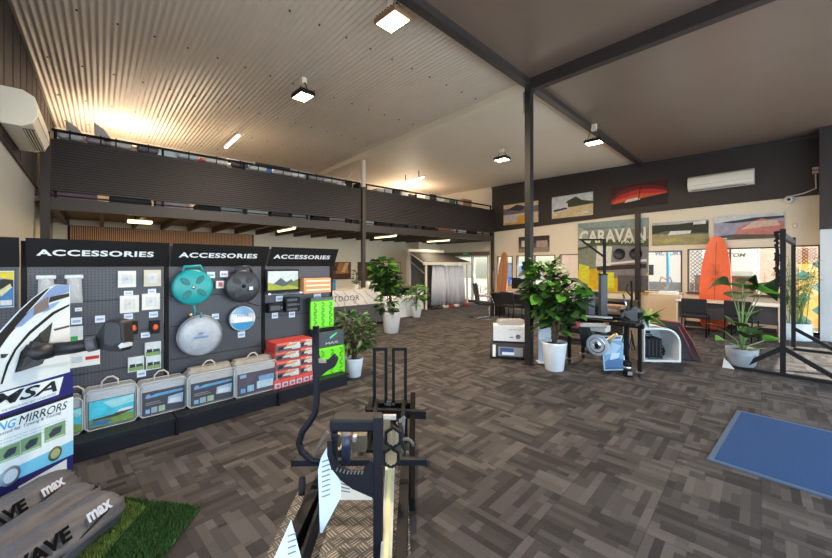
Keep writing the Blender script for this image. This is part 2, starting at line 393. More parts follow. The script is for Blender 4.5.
# slatted balustrade panels
SL = mat('charcoal_slat_cladding', srgb(58,50,48), .5, var=.03)
def balustrade(y0, y1, label):
    t = thing('balustrade', label, 'balustrade', (MX+.04, y0, 2.78), R_(90), 'slatted mezzanine balustrade panels')
    L = y1-y0; b = M(); n = 20; H0 = .11; H1 = 1.02
    b.b2(0, L, .012, .022, H0, H1, 1)
    for k in range(n): z = H0+(H1-H0)*(k+.5)/n; b.b2(0, L, -.016, .012, z-.0145, z+.0125)
    b.done('slat_panel', [SL, mat('slat_gap_black', srgb(16,14,14), .9)], t)
    M().b2(0, L, .05, .09, 1.17, 1.21).done('top_rail', BLKM, t)
    M().b2(0, L, .03, .07, .03, .05).done('bottom_rail', BLKM, t)
    s = M(); k = int(L/1.55)
    for i in range(k+1): x = .05+(L-.1)*i/k; M().b2(x-.02, x+.02, .05, .09, 0, 1.17).done('stanchion', BLKM, t)
balustrade(-.65, 5.65, 'dark slatted balustrade of the mezzanine, near length left of the middle post')
balustrade(5.78, 11.85, 'dark slatted balustrade of the mezzanine, far length right of the middle post')
# timber slat screen on the left wall
b = M(); 
for k in range(104):
    y = -.55+k*.04; b.b2(XL+.02, XL+.05, y, y+.022, 1.2, 2.55)
o = b.done('slat_screen', mat('honey_timber', srgb(206,148,100), .5, var=.1, scale=8)); tag(o, 'vertical honey timber slat screen high on the wall behind the accessories bays', 'slat screen')
tag(M().b2(XL+.002, XL+.018, -.6, 3.65, 1.2, 2.56).done('screen_backing', mat('black_backing', srgb(40,30,26), .7), None), 'dark backing board behind the timber slat screen', 'backing board')
# ------------------------------------------------------------------ accessories bays
GU = Vector((-.0854,.9963,0)); GN = Vector((.9963,.0854,0)); G0 = Vector((-4.45,.55,0)); GRZ = math.atan2(.9963,-.0854)
def gon(px, py, dn=0.0):                  # (along the bays, height) where the view through px, py meets a plane dn in front of the backs
    o = G0+GN*dn; rx, ry = ray(px); F = (o.x*GN.x+o.y*GN.y)/(rx*GN.x+ry*GN.y); p = at(px, py, F)
    return (p-o).dot(GU), p.z
def gw(u, dn, z=0.0): p = G0+GU*u+GN*dn; return (p.x, p.y, z)
BW = .97
WHTTXT = mat('white_lettering', srgb(240,240,238), .5, var=.01)
HDR = mat('black_header_board', srgb(22,20,20), .5, var=.04)
LBLW = mat('label_white', srgb(214,222,232), .5, var=.02)
BED = {-2:(-2.04,1.0), -1:(-1.03,.98), 0:(-.045,.985), 1:(.945,.955)}
def bay(k, label, right=False):
    u0, BW = BED[k]
    t = thing('display_bay', label, 'display shelving', gw(u0, 0), GRZ, 'perforated steel accessories bays')
    b = M(); b.b2(.02, BW-.02, 0, .025, .15, 1.80)
    b.done('back_panel', PEG, t)
    s = M()
    for z in (.62, .96, 1.27): s.b2(.03, BW-.03, -.002, 0, z, z+.006)
    s.done('panel_joint', BLKM, t)
    u = M(); u.b2(-.018, .018, -.012, .03, 0, 1.80)
    for z in range(34): u.b2(-.006, .006, -.0135, -.012, .12+z*.05, .145+z*.05, 1)
    u.done('slotted_upright', [BLKM, mat('slot_shadow', (.004,.004,.004), .9)], t)
    if right: 
        u = M(); u.b2(BW-.018, BW+.018, -.012, .03, 0, 1.80); u.done('slotted_upright', BLKM, t)
    h = M(); h.prism([(.012,-.08,1.585),(.012,-.09,1.585),(.012,-.21,1.815),(.012,-.20,1.815)], (BW-.024,0,0))
    hd = h.done('header_board', HDR, t)
    h = M(); h.b2(.01,.014,-.2,0,1.59,1.8).b2(BW-.014,BW-.01,-.2,0,1.59,1.8)
    ang = math.atan2(.12,.23)
    tx = text('ACCESSORIES', .78, .058, WHTTXT, hd, (BW/2-.03, -.1585, 1.702), (R_(90)+ang,0,0), bold=.035, space=1.1)
    b = M(); b.b2(.004, BW-.004, -.42, 0, .13, .16); b.done('base_shelf', mat('navy_black_steel', srgb(27,28,34), .45, var=.03, spec=.3), t)
    b = M(); b.b2(.004, BW-.004, -.40, -.38, 0.01, .13); b.done('kick_plate', mat('navy_black_steel', (0,0,0)), t)
    b = M(); b.b2(-.012,.012,-.43,-.36,0,.15).done('foot', BLKM, t)
    return t
bay(-2, 'accessories bay at the left edge with only the last letter of its header showing')
bay(-1, 'accessories bay with filters and white cards hung on it, behind the towing mirror')
bay(0, 'accessories bay with the teal and the black hose reels hung on it')
bay(1, 'accessories bay at the right end of the row, with green tracks and red boxes', True)

# small hanging goods
def g_board(name, label, cat, px0, py0, px1, py1, th, ls, base, group=None, dn=.03, mats=None, parts=None):
    """a boxy item hung on the back panel, its front filling px0..px1, py0..py1"""
    u0, z1 = gon(px0, py0, dn); u1, z0 = gon(px1, py1, dn)
    w_, h_ = u1-u0, z1-z0
    t = thing(name, label, cat, gw((u0+u1)/2, dn, z0), GRZ, group)
    M().b2(-w_/2, w_/2, 0, th, 0, h_).done('body', base, t)
    if ls:
        b = M(); layers(b, w_, h_, [l[0] for l in ls], mi0=0); b.done('print', [photo(*l[1]) for l in ls], t)
    return t, w_, h_
Q = lambda a, b_, c, d: [(a,b_),(c,b_),(c,d),(a,d)]
CARDW = mat('white_card', srgb(222,220,214), .6, var=.03)
CLAM = mat('clear_blister_white', srgb(205,210,214), .25, var=.08, scale=40)
# left edge pack
g_board('camping_pack', 'yellow and blue printed pack hanging at the left edge bay', 'pack', -6, 271, 14, 307, .03,
        [(Q(.02,.02,.98,.98),(60,120,170)), ([(.1,.5),(.95,.55),(.95,.85),(.3,.75)],(40,34,30)), ([(.0,.82),(.98,.75),(.98,.98),(0,.98)],(226,190,60)), ([(.2,.45),(.8,.65),(.9,.55),(.35,.3)],(222,200,150)), (Q(.3,.06,.9,.2),(220,228,235))], CLAM)
for px, lab in ((47,'white water filter in a clear pack, left of the two behind the mirror board tip'),(75,'white water filter in a clear pack, right of the mirror board tip')):
    u, z = gon(px-(1 if px<60 else 1), 292, .05)
    t = thing('water_filter', lab, 'water filter', gw(u, .05, 1.30), GRZ, 'packed water filters')
    M().b2(-.06,.06,-.02,.02,.18,.215, bev=.006).done('cap', CLAM, t)
    M().lathe([(.001,-.0),(.03,0),(.033,.01),(.033,.145),(.02,.165),(.02,.18)], seg=20).done('cartridge', WHT, t)
    M().prism([(-.05,-.036,-.03),(.055,-.036,-.03),(.045,-.036,.19),(-.045,-.036,.19)], (0,.002,0)).done('bag', FILM, t)
cards = [(118,271,136,287,'white carded switch plate, upper left of the four'),(144,270,161,286,'beige carded switch plate, upper right of the four'),
         (120,296,139,312,'white carded switch plate, lower left of the four'),(142,294,160,309,'white carded switch plate, lower right of the four')]
for a,b_,c,d,lab in cards:
    t,w_,h_ = g_board('switch_plate', lab, 'switch plate', a,b_,c,d,.02, [(Q(.2,.2,.8,.8),(232,232,228)),(Q(.42,.45,.58,.6),(190,190,188))], CARDW if 'beige' not in lab else mat('beige_card', srgb(206,196,176), .6), 'carded switch plates')
labs = [(71,318,82,324),(95,316,105,322),(124,291,133,295),(148,289,156,294),(124,314,133,319),(149,312,158,317),(141,333,150,337),(137,371,146,376),(75,308,82,311),
        (207,272,215,278),(220,271,228,277),(212,314,219,319),(238,332,245,337),(272,313,278,318),(289,311,295,317),(314,294,321,299),(276,296,283,301)]
wher = ['under the water filter right of the mirror board','left of the black switch area under the filters','under the upper left white card','under the upper right beige card','under the lower left white card','under the lower right white card',
        'below the pair of orange lamps','below the three small printed cards','just above the mirror arm','above the teal reel, left of two','above the teal reel, right of two','between the teal reel and the clear bag','below the round blue hose pack','below the small black box',
        'below the three stacked black boxes','below the wooden tray above the green tracks','below the framed landscape screen']
for (a,b_,c,d), wh in zip(labs, wher):
    u0,z1 = gon(a,b_,.012); u1,z0 = gon(c,d,.012)
    b = M(); b.b2(u0,u1,-.0,.004,z0,z1); b.b2(u0+(u1-u0)*.15,u0+(u1-u0)*.85,-.0008,0,z0+(z1-z0)*.3,z0+(z1-z0)*.65,1)
    b = M(); w_, h_ = u1-u0, z1-z0
    b.b2(-w_/2,w_/2,0,.004,0,h_).b2(-w_*.35,w_*.35,-.0006,0,h_*.3,h_*.62,1)
    o = b.done('price_label', [LBLW, flat(150,165,190)], None, gw((u0+u1)/2,.012,z0), GRZ); tag(o, 'small white price label '+wh, 'price label', 'white price labels on the panels')
for i,(px,lab) in enumerate(((133,'orange beacon lamp in black holder, left of the pair'),(155,'orange beacon lamp in black holder, right of the pair'))):
    t,w_,h_ = g_board('beacon_lamp', lab, 'lamp', px-5,322-i,px+5,334-i,.03,None,BLKP,'orange beacon lamps',.03)
    M().lathe([(.001,.035),(.015,.033),(.02,.0)],(0,-.0,h_*.4),14).done('lens', mat('orange_lens', srgb(226,92,38), .25), t, rot=(0,0,0))
    M().lathe([(.0,-.02),(.02,-.015),(.023,.0),(.022,.02),(.012,.035)],(0,-.018,h_*.45),14).done('lens_bulb', mat('orange_lens', (0,0,0)), t)
scn = [(Q(.03,.05,.97,.35),(120,150,90)),(Q(.03,.35,.97,.95),(196,212,226)),(Q(.1,.3,.45,.52),(40,42,48)),(Q(.5,.3,.92,.5),(60,66,76))]
for a,b_,c,d,lab in ((145,343,161,355,'printed card of a camp scene, top of the group of three'),(128,358,144,370,'printed card of a camp scene, lower left of the group of three'),(146,356,161,368,'printed card of a camp scene, lower right of the group of three')):
    g_board('printed_card', lab, 'card pack', a,b_,c,d,.02, scn, CLAM, 'three small camp scene cards')
g_board('green_card', 'white and green card pack partly behind the mirror board', 'card pack', 70,327,83,345,.02,[(Q(.05,.05,.6,.5),(60,160,80)),(Q(.4,.5,.95,.9),(200,215,225))], CLAM, None, .02)
g_board('red_line_card', 'long white card with a red stripe under the mirror arm', 'card pack', 70,353,100,364,.015,[(Q(.5,.4,.97,.62),(190,40,40)),(Q(.05,.3,.4,.7),(190,200,210))], CARDW, None, .06)
g_board('key_pack', 'small red and grey blister pack beside the teal reel', 'pack', 216,281,224,288,.02,[(Q(.3,.2,.8,.8),(190,90,90))], CLAM, None, .04)
# hose reels
def reel(label, px, py, rp, colr, name, dn=.10):
    u, z = gon(px, py, dn); u2, _ = gon(px+rp, py, dn); r = u2-u
    t = thing('hose_reel', label, 'hose reel', gw(u, dn, z-r), GRZ, 'flat hose reels')
    m = mat(name, colr, .35, var=.04); dk_ = mat(name+'_dark', tuple(c*.42 for c in colr), .5)
    ax = Vector((0,-1,0))
    M().lathe([(0,.025),(r*.2,.026),(r*.9,.022),(r,.012),(r,-.04),(r*.9,-.05),(0,-.05)], (0,0,r), 40, axis=ax).done('drum', m, t)
    for k in range(4):
        b = M(); a = k*math.pi/2+.9; cx, cz = math.cos(a)*r*.52, math.sin(a)*r*.52
        pts = []
        for j in range(12):
            q = 2*math.pi*j/12; e1, e2 = math.cos(q)*r*.29, math.sin(q)*r*.165
            pts.append((cx+e1*math.cos(a)-e2*math.sin(a), -.0275, r+cz+e1*math.sin(a)+e2*math.cos(a)))
        b.prism(pts, (0,.004,0))
        for j in (-1.2,-.6,0,.6,1.2): b.bar((cx*(1+.25*j)-math.sin(a)*r*.1, -.028, r+cz*(1+.25*j)+math.cos(a)*r*.1), (cx*(1+.25*j)+math.sin(a)*r*.1, -.028, r+cz*(1+.25*j)-math.cos(a)*r*.1), .003, .003, 1)
        b.done('spoke_window', [dk_, m], t)
    M().lathe([(0,.05),(.016,.048),(.02,.03),(.024,.02)], (0,0,r), 18, axis=ax).done('hub', CHROME if 'teal' in name else BLKP, t)
    M().tube([(-r*.5,-.01,r*1.8),(-r*.45,-.015,r*2.15),(r*.35,-.015,r*2.2),(r*.5,-.01,r*1.85)], .014, 8).done('handle', m, t)
    return t, r
t, r = reel('round teal flat hose reel with four oval windows', 193, 287, 19.5, srgb(18,150,152), 'teal_plastic')
M().tube([(0,-.03,.0),(.01,-.04,-.06),(0,-.04,-.12)], .008, 8).done('hose_tail', mat('teal_plastic', (0,0,0)), t)
M().lathe([(0,.02),(.02,.015),(.02,-.015),(0,-.02)], (-.03,-.04,-.10), 12).done('brass_fitting', mat('brass', (.75,.5,.2), .25, 1.0), t)
t, r = reel('round black flat hose reel with four oval windows', 243, 286, 16.5, srgb(44,46,52), 'charcoal_plastic')
M().bar((.04,-.02,0),(.16,-.03,-.05),.03,.012).done('strap_end', BLKP, t)
M().b2(.06,.1,-.03,-.027,r*.75,r*.95).done('sticker', LBLW, t)
# clear round hose bag
u, z = gon(200, 335, .09); r = gon(222,335,.09)[0]-u
t = thing('hose_bag', 'round clear plastic bag of coiled white hose below the teal reel', 'bag', gw(u, .09, z-r*.93), GRZ)
M().lathe([(0,.035),(r*.5,.04),(r*.9,.025),(r,0),(r*.9,-.03),(0,-.035)], (0,0,r*.93), 36, axis=Vector((0,-1,0))).done('bag', mat('milky_plastic', srgb(168,174,182), .22, var=.16, scale=14, bump=.6), t)
b = M()
for k in range(1): b.tube([(math.cos(q*.2094)*(r*(.95-.12*k)), -.03-.004*k, r*.93+math.sin(q*.2094)*(r*(.95-.12*k))) for q in range(31)], .006, 6)
b.done('hose_coil', mat('clear_tube', srgb(120,126,134), .3), t)
M().b2(-.07,.07,-.0435,-.042,r*.80,r*.9).b2(-.02,.02,-.0435,-.042,r*.98,r*1.08).done('print', flat(110,130,170), t)
M().tube([(0,-.03,r*1.8),(0,-.04,r*2.05)], .008, 6).done('tie', mat('teal_plastic', (0,0,0)), t)
# round blue and white pack
u, z = gon(242.5, 318.5, .06); r = gon(255,318.5,.06)[0]-u
t = thing('hose_pack', 'round blue and white hose pack below the black reel', 'pack', gw(u, .06, z-r), GRZ)
M().lathe([(0,.02),(r*.95,.02),(r,.01),(r,-.03),(0,-.03)], (0,0,r), 36, axis=Vector((0,-1,0))).done('disc', mat('clear_blister_white', (0,0,0)), t)
def arcpoly(r0, a0, a1, c, yy, n=12): return [(math.cos(a0+(a1-a0)*i/n)*r0, yy, c+math.sin(a0+(a1-a0)*i/n)*r0) for i in range(n+1)]
M().poly(arcpoly(r*.93,math.pi*1.1,math.pi*1.9,r,-.0215)[::1]).poly(arcpoly(r*.93,.15*math.pi,.85*math.pi,r,-.0215),1).b2(-r*.7,r*.7,-.0215,-.0205,r*.75,r*1.05,2).done('print', [flat(40,130,180),flat(120,170,205),flat(232,236,240)], t)
text('HOSE', r*.9, r*.25, flat(40,60,120), t, (0,-.022,r*1.3))
# bay 4: framed landscape screen, tray, boxes
t,w_,h_ = g_board('landscape_screen', 'framed colour picture of a mountain valley at the top of the right bay', 'screen', 266.5,269.5,299,290.5,.02,
    [(Q(.04,.08,.97,.92),(190,206,214)),([(.04,.08),(.97,.08),(.97,.4),(.5,.3),(.04,.42)],(150,160,60)),([(.2,.35),(.42,.62),(.6,.42),(.75,.55),(.85,.38),(.5,.22)],(78,92,92)),([(.62,.3),(.97,.55),(.97,.15)],(104,120,60))], BLKP, None, .08)
b = M().b2(-w_/2+.0, w_/2+.03, -.05, .06, -.03, -.012); b.done('bracket_shelf', ALU, t)
M().b2(-w_/2+.03, w_/2-.02, -.055,-.05,-.028,-.010).done('bracket_lip', mat('dark_slot', srgb(40,40,44), .5), t)
t,w_,h_ = g_board('wooden_tray', 'honey wooden tray of white and yellow packets beside the landscape screen', 'tray', 304,278.5,331,292,.12, None, mat('honey_timber', (0,0,0)), None, .16)
for z in (.2,.5,.8): M().b2(-w_*.42,w_*.45,-.004,-.0005,h_*z-.008,h_*z+.012).done('packet_row', flat(232,226,196), t)
for a,b_,c,d,lab,n in ((269,304,283,312,'small black carton on the right bay, left of the stacked ones',1),(286,298,300,311,'stack of three small black cartons under the screen',3)):
    t,w_,h_ = g_board('black_carton', lab, 'carton', a,b_,c,d,.09,None,BLKP,None,.11)
    for k in range(n): M().b2(-w_*.4,w_*.3,-.002,0,h_*(k+.25)/n,h_*(k+.75)/n).done('front_label', flat(70,72,80), t)
    M().cyl((w_*.4,-.003,h_*.5),(w_*.4,.0,h_*.5),.008,10).done('dot', flat(120,150,130), t)

# zipped clear storage bags on the base shelves
BEIGE = mat('rope_beige', srgb(196,186,168), .7)
def zipbag(px0, py0, px1, py1, label, ls, tilt, folded, dn=.19, th=.15):
    if folded: dn = .25 if px0 < 200 else .30; th = .20
    u0, z1 = gon(px0, py0, dn); u1, z0 = gon(px1, py1, dn)
    z0 = .16; w_, h_ = u1-u0, z1-z0
    t = thing('storage_bag', label, 'storage bag', gw((u0+u1)/2, dn, z0), GRZ, 'zipped clear storage bags on the base shelf')
    M().box((0,th/2,h_/2), (w_-.02,th-.02,h_-.02), None, 0, .03).done('folded_fabric', mat('folded_grey_fabric' if not folded else 'folded_beige_fabric', srgb(150,154,162) if not folded else srgb(150,144,134), .8, var=.2, scale=14, bump=.4), t)
    if folded:
        M().box((0,th*.62,h_+.0), (w_-.03,th*.6,.06), None, 0, .025).box((.01,th*.7,h_+.032), (w_-.06,th*.5,.028), None, 0, .012).done('top_fold', mat('folded_beige_fabric', (0,0,0)), t)
    fr_ = M(); e = .006
    for y in (0.0, th):
        pts = [(-w_/2+.03,y,0),(w_/2-.03,y,0),(w_/2,y,.03),(w_/2,y,h_-.03),(w_/2-.03,y,h_),(-w_/2+.03,y,h_),(-w_/2,y,h_-.03),(-w_/2,y,.03),(-w_/2+.03,y,0)]
        fr_.tube(pts, e, 8, cap=False)
    fr_.done('piping', mat('grey_piping', srgb(178,176,172), .5), t)
    M().box((0,th/2,h_/2), (w_,th+.004,h_), None, 0, .03).done('clear_cover', FILM, t)
    b = M(); b.b2(-w_*.44,w_*.44,-.006,-.004,h_*.06,h_*.74)
    layers(b, w_*.88, h_*.68, [l[0] for l in ls], y=-.006, z0=h_*.06)
    b.done('insert_card', [flat(64,64,72)]+[photo(*l[1]) for l in ls], t)
    hx = -w_*.02; hz = h_; h_ = h_+.02 if folded else h_
    M().tube([(hx-.06,th*.5,h_-.01),(hx-.055,th*.45,h_+.05),(hx-.02,th*.4,h_+.085),(hx+.02,th*.4,h_+.085),(hx+.055,th*.45,h_+.05),(hx+.06,th*.5,h_-.01)], .007, 8).done('handle', BEIGE, t)
    return t
dark_ls = [([(.05,.72),(.97,.78),(.97,.88),(.3,.86)],(90,150,190)),([(.58,.3),(.95,.25),(.97,.68),(.6,.62)],(150,178,200)),([(.6,.32),(.9,.3),(.92,.5),(.64,.52)],(214,224,232)),
           (Q(.07,.06,.17,.24),(130,170,205)),(Q(.2,.05,.34,.3),(150,165,175)),(Q(.37,.05,.52,.3),(160,180,150)),(Q(.07,.42,.45,.46),(130,126,122)),(Q(.07,.5,.4,.54),(130,126,122)),([(.06,.78),(.1,.72),(.16,.72),(.2,.78),(.16,.9),(.1,.9)],(120,150,190))]
beach = [(Q(.02,.02,.98,.98),(70,180,200)),([(.02,.02),(.98,.02),(.98,.3),(.5,.35),(.02,.32)],(110,140,70)),([(.3,.9),(.98,.98),(.98,.7),(.5,.6)],(150,205,220)),([(.1,.32),(.5,.36),(.9,.5),(.98,.4),(.6,.26),(.1,.26)],(70,60,50)),([(.6,.4),(.95,.42),(.95,.52),(.66,.5)],(220,220,214)),([(.02,.1),(.4,.05),(.5,.2),(.1,.25)],(60,110,160))]
zipbag(68, 400, 82.5, 436, 'clear storage bag half hidden behind the mirror board', beach[:3], 0, False)
zipbag(84.5, 392.5, 137.5, 430, 'clear storage bag with a turquoise beach picture insert', beach, 0, False)
zipbag(139, 385, 187, 418, 'clear storage bag with dark insert, between the beach one and the beige folded one', dark_ls, 0, False)
zipbag(187.5, 376.5, 235.5, 413, 'clear storage bag of beige fabric with dark insert, second from the red cartons', dark_ls, 0, True)
zipbag(234.5, 367.5, 277, 402, 'clear storage bag of beige fabric next to the red cartons', [(Q(.03,.02,.97,.97),(84,76,88)),(Q(.5,.15,.95,.5),(170,195,215)),(Q(.55,.5,.97,.75),(120,150,190)),(Q(.08,.1,.2,.3),(110,150,200)),(Q(.25,.1,.42,.4),(140,180,200)),(Q(.06,.8,.22,.95),(130,160,190))], 0, True)
# red cartons
def carton(u, z, w_, d_, h_, dn, label, group):
    t = thing('red_carton', label, 'carton', gw(u, dn, z), GRZ, group)
    M().b2(-w_/2,w_/2,0,d_,0,h_).done('box', mat('red_card', srgb(190,66,58), .5, var=.08), t)
    b = M(); layers(b, w_, h_, [Q(.02,.04,.98,.66),[(.3,.3),(.9,.2),(.97,.8),(.55,.9)],[(.35,.45),(.8,.5),(.85,.75),(.5,.7)],Q(.62,.1,.97,.55),Q(.04,.72,.5,.95),[(.08,.15),(.28,.2),(.3,.55),(.12,.5)]], mi0=0)
    b.done('print', [photo(96,88,92),photo(214,200,200),photo(236,150,60),photo(196,206,214),flat(236,110,90),photo(40,38,44)], t)
    return t
zs = [.235+i*.112 for i in range(5)]
for i in range(4):
    u0,_ = gon(274,380,.30); u1,_ = gon(300,372,.30); u2,_ = gon(313,370,.30)
    nm = ['bottom','second','third','topmost'][i]
    carton((u0+u1)/2+.01*(i%2), .255+i*.108, u1-u0-.008, .26, .105, .30+.012*(i%2), nm+' of the four long red cartons in the left stack beside the storage bags', 'red cartons in two stacks')
    carton((u1+u2)/2+.006, .255+i*.108, u2-u1-.012, .24, .104, .28, nm+' of the four short red cartons in the right stack beside the green tracks', 'red cartons in two stacks')
for i in range(6):
    u0,_ = gon(274,380,.33); u2,_ = gon(316,370,.33); ww = (u2-u0)/6
    t = thing('small_red_carton', ['leftmost','second from left','third from left','third from right','second from right','rightmost'][i]+' small pale red carton in the row under the stacks', 'carton', gw(u0+ww*(i+.5), .33, .16), GRZ, 'small cartons under the red stacks')
    M().b2(-ww*.47,ww*.47,0,.28,0,.092).done('box', mat('pale_red_card', srgb(214,84,80), .5), t)
    b = M(); layers(b, ww*.94, .092, [Q(.1,.1,.9,.68),Q(.3,.2,.75,.5)], mi0=0); b.done('print', [flat(206,184,196),flat(110,90,110)], t)
# green recovery tracks in grey sleeve
GRN = mat('lime_plastic', srgb(120,224,40), .35, var=.05)
def track(label, px, py0, py1, lean, dn, wpx):
    u, z1 = gon(px, py0, dn); _, z0 = gon(px, py1, dn); w_ = gon(px+wpx, py0, dn)[0]-u; h_ = z1-z0
    t = thing('recovery_track', label, 'recovery track', gw(u, dn, z0), GRZ, 'lime recovery tracks')
    b = M().box((0,0,h_/2),(w_,.05,h_),None,0,.02); rnd = random.Random(int(px))
    for j in range(9):
        for i in range(3):
            x = (-.33+.33*i)*w_; z = h_*(.07+.1*j)
            b.bar((x-.02*(1 if j%2 else -1),-.028,z),(x+.02*(1 if j%2 else -1),-.028,z+h_*.06),.016,.014,1)
    b.done('board', [GRN, mat('lime_plastic_deep', srgb(70,170,20), .4)], t)
    return t, w_, h_
t,w_,h_ = track('lime green recovery track in the upper sleeve on the right end bay', 322, 300, 328, 0, .12, 22)
M().box((0,.01,-.03),(w_*1.05,.06,.05),None,0,.01).done('black_band', BLKP, t)
M().b2(-w_*.5,w_*.45,-.03,.03,h_,h_+.035).done('sleeve_top', mat('smoke_sleeve', srgb(70,78,84), .3), t)
t,w_,h_ = track('lime green recovery track standing on the base shelf beside the red cartons', 331, 346, 383, 0, .24, 26)
M().box((-.0,.0,h_+.1),(w_*.92,.05,.2),None,0,.01).done('grey_sleeve', mat('smoke_sleeve', (0,0,0)), t)
M().prism([(-.03,-.028,h_+.10),(.07,-.028,h_+.16),(.075,-.028,h_+.18),(-.035,-.028,h_+.13)], (0,.003,0)).done('arrow_print', flat(90,220,170), t)
text('MAX', w_*.45, .03, flat(220,226,226), t, (0,-.027,h_+.05))
# ------------------------------------------------------------------ lamps
GLOW = mat('lamp_glow', (1,.9,.75), .5, emit=(1,.80,.55), es=14)
GLOWC = mat('tube_glow', (1,.97,.9), .5, emit=(1,.90,.72), es=9)
GLOWY = mat('batten_glow', (1,.95,.7), .5, emit=(1,.84,.42), es=2.6)
LAMPB = mat('lamp_bronze', srgb(150,118,90), .35, .5)
def spot_area(name, loc, sx, sy, power, col, par=None):
    d = bpy.data.lights.new(name, 'AREA'); o = bpy.data.objects.new(name, d); COL.objects.link(o)
    d.shape = 'RECTANGLE'; d.size = sx; d.size_y = sy; d.energy = power; d.color = col; o.location = loc; return o
def flood(px, py, F, label, w_=.36, d_=.26, power=90):
    p = at(px, py, F); top = (ch(p.x) if p.x < bx(p.y) else chd(p.x))
    t = thing('flood_light', label, 'flood light', (p.x,p.y,p.z), R_(4), 'ceiling flood lights')
    M().box((0,0,.03),(w_,d_,.06),None,0,.012).done('housing', LAMPB if px==393 else mat('lamp_grey', srgb(120,112,104), .4), t)
    M().b2(-w_*.42,w_*.42,-d_*.4,d_*.4,-.006,.001).done('lens', GLOW, t)
    H = top-p.z-.01
    b = M().bar((-w_*.45,0,.05),(-w_*.2,0,H*.7),.02,.006).bar((w_*.45,0,.05),(w_*.2,0,H*.7),.02,.006).bar((-w_*.2,0,H*.7),(w_*.2,0,H*.7),.02,.006)
    b.done('yoke', STEEL, t)
    b = M()
    for k in range(7): b.b2(-w_*.4+k*w_*.13,-w_*.4+k*w_*.13+.008,-d_*.45,d_*.45,.06,.085)
    b.done('heat_sink', mat('lamp_grey', (0,0,0)), t)
    M().b2(-.05,.05,-.04,.04,H*.66,H).done('junction_box', CREAM, t)
    a = spot_area('flood_light_glow', (p.x,p.y,p.z-.03), w_*.8, d_*.8, power, (1,.78,.55))
flood(393, 22, 4.04, 'large glowing flood light under the corrugated ceiling beside the dark beam', .36, .27, 130)
flood(303, 97, 5.9, 'glowing flood light hung mid way across the corrugated ceiling', .34, .26, 110)
flood(502, 160, 9.5, 'glowing flood light on the cream rear ceiling left of the free steel post', .36, .28, 110)
flood(594, 143, 7.6, 'glowing flood light at the edge of cream ceiling, above the coast photo', .34, .26, 110)
def batten(px, py, F, rz, L, label, m, power, grp, z=None, col=(1,.88,.66)):
    p = at(px, py, F)
    if p.z < 3: p.z = 2.50
    t = thing('tube_light', label, 'tube light', (p.x,p.y,p.z), rz, grp)
    M().b2(-L/2,L/2,-.04,.04,.015,.05).done('housing', WHT, t)
    M().box((0,0,0),(L*.97,.06 if L > .5 else .3,.035),None,0,.012).done('tube', m, t)
    top = ch(p.x) if p.z > 3.5 else 2.712
    if top-p.z > .055: M().b2(-L*.3,-L*.27,-.006,.006,.05,top-p.z-.012).b2(L*.27,L*.3,-.006,.006,.05,top-p.z-.012).done('hanger', STEEL, t)
    if power: spot_area('tube_light_glow', (p.x,p.y,p.z-.03), L*.9, .06, power, col).rotation_euler = (0,0,rz)
batten(232, 142, 9.0, R_(0), 1.2, 'bright tube light above the near mezzanine, on the corrugated ceiling', GLOWC, 45, 'tube lights above the mezzanine')
batten(412, 180.5, 12.4, R_(0), 1.25, 'bright tube light above the far mezzanine, on the cream ceiling', GLOWC, 45, 'tube lights above the mezzanine')
batten(140, 224.5, 7.6, R_(90), .42, 'small glowing square light under the mezzanine above the slat screen', GLOWY, 70, 'battens under the mezzanine', col=(1,.72,.35))
batten(286, 232.8, 9.3, R_(0), 1.1, 'yellowish batten light under the mezzanine above the accessories bays', GLOWY, 26, 'battens under the mezzanine')
batten(385, 238, 11.6, R_(0), 1.15, 'yellowish batten light under the mezzanine, middle of the three long ones', GLOWY, 26, 'battens under the mezzanine')
batten(438, 241, 13.6, R_(0), 1.2, 'yellowish batten light under the mezzanine nearest the exit doors', GLOWY, 14, 'battens under the mezzanine')
# uplight glow that grazes the corrugated sheet comes from lamps standing on the mezzanine
for (x,y,lab) in ((-10.5,.35,'work lamp on the mezzanine deck lighting the corrugated ceiling'),(-11.2,9.4,'work lamp on the mezzanine deck lighting the cream ceiling')):
    t = thing('work_lamp', lab, 'work lamp', (x,y,2.78), 0, 'work lamps on the mezzanine')
    M().cyl((0,0,0),(0,0,.9),.02,8).done('stand', STEEL, t); M().lathe([(0,0),(.16,0),(.16,.01)],(0,0,0),14).done('foot', STEEL, t)
    M().box((0,0,.95),(.3,.2,.08),None,0,.01).done('head', LAMPB, t)
    M().b2(-.12,.12,-.08,.08,.99,.995).done('lens', GLOW, t)
    o = spot_area('work_lamp_glow', (x,y,3.80), .6,.6, 58 if y < 5 else 42, (1,.80,.58)); o.rotation_euler = (math.pi,0,0)
# ------------------------------------------------------------------ split air conditioners
def aircon(label, loc, rz, L=.98, H=.30, D=.22, cream=True):
    t = thing('air_conditioner', label, 'air conditioner', loc, rz)
    ac = mat('ac_shell', srgb(232,226,210), .35, var=.01)
    prof = [(0,0),(0,H),(-D*.6,H),(-D*.92,H*.86),(-D,H*.6),(-D,H*.34),(-D*.86,H*.12),(-D*.55,0)]
    M().prism([(-L/2,y,z) for y,z in prof], (L,0,0)).done('shell', ac, t, bev=.006)
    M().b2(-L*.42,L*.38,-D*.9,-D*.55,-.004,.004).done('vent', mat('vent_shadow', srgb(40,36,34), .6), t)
    b = M()
    for k in range(4): b.box((-.02*L,-D*(.6+k*.09),-.008),(L*.78,.014,.004),(R_(25),0,0))
    b.done('louvre', ac, t)
    M().b2(-L*.48,L*.48,-D-.002,-D,H*.33,H*.345).done('panel_seam', mat('seam_grey', srgb(160,156,148), .6), t)
    return t
a0 = onY(687.8,191.6,YB-.2); a1 = onY(754,184,YB-.2)
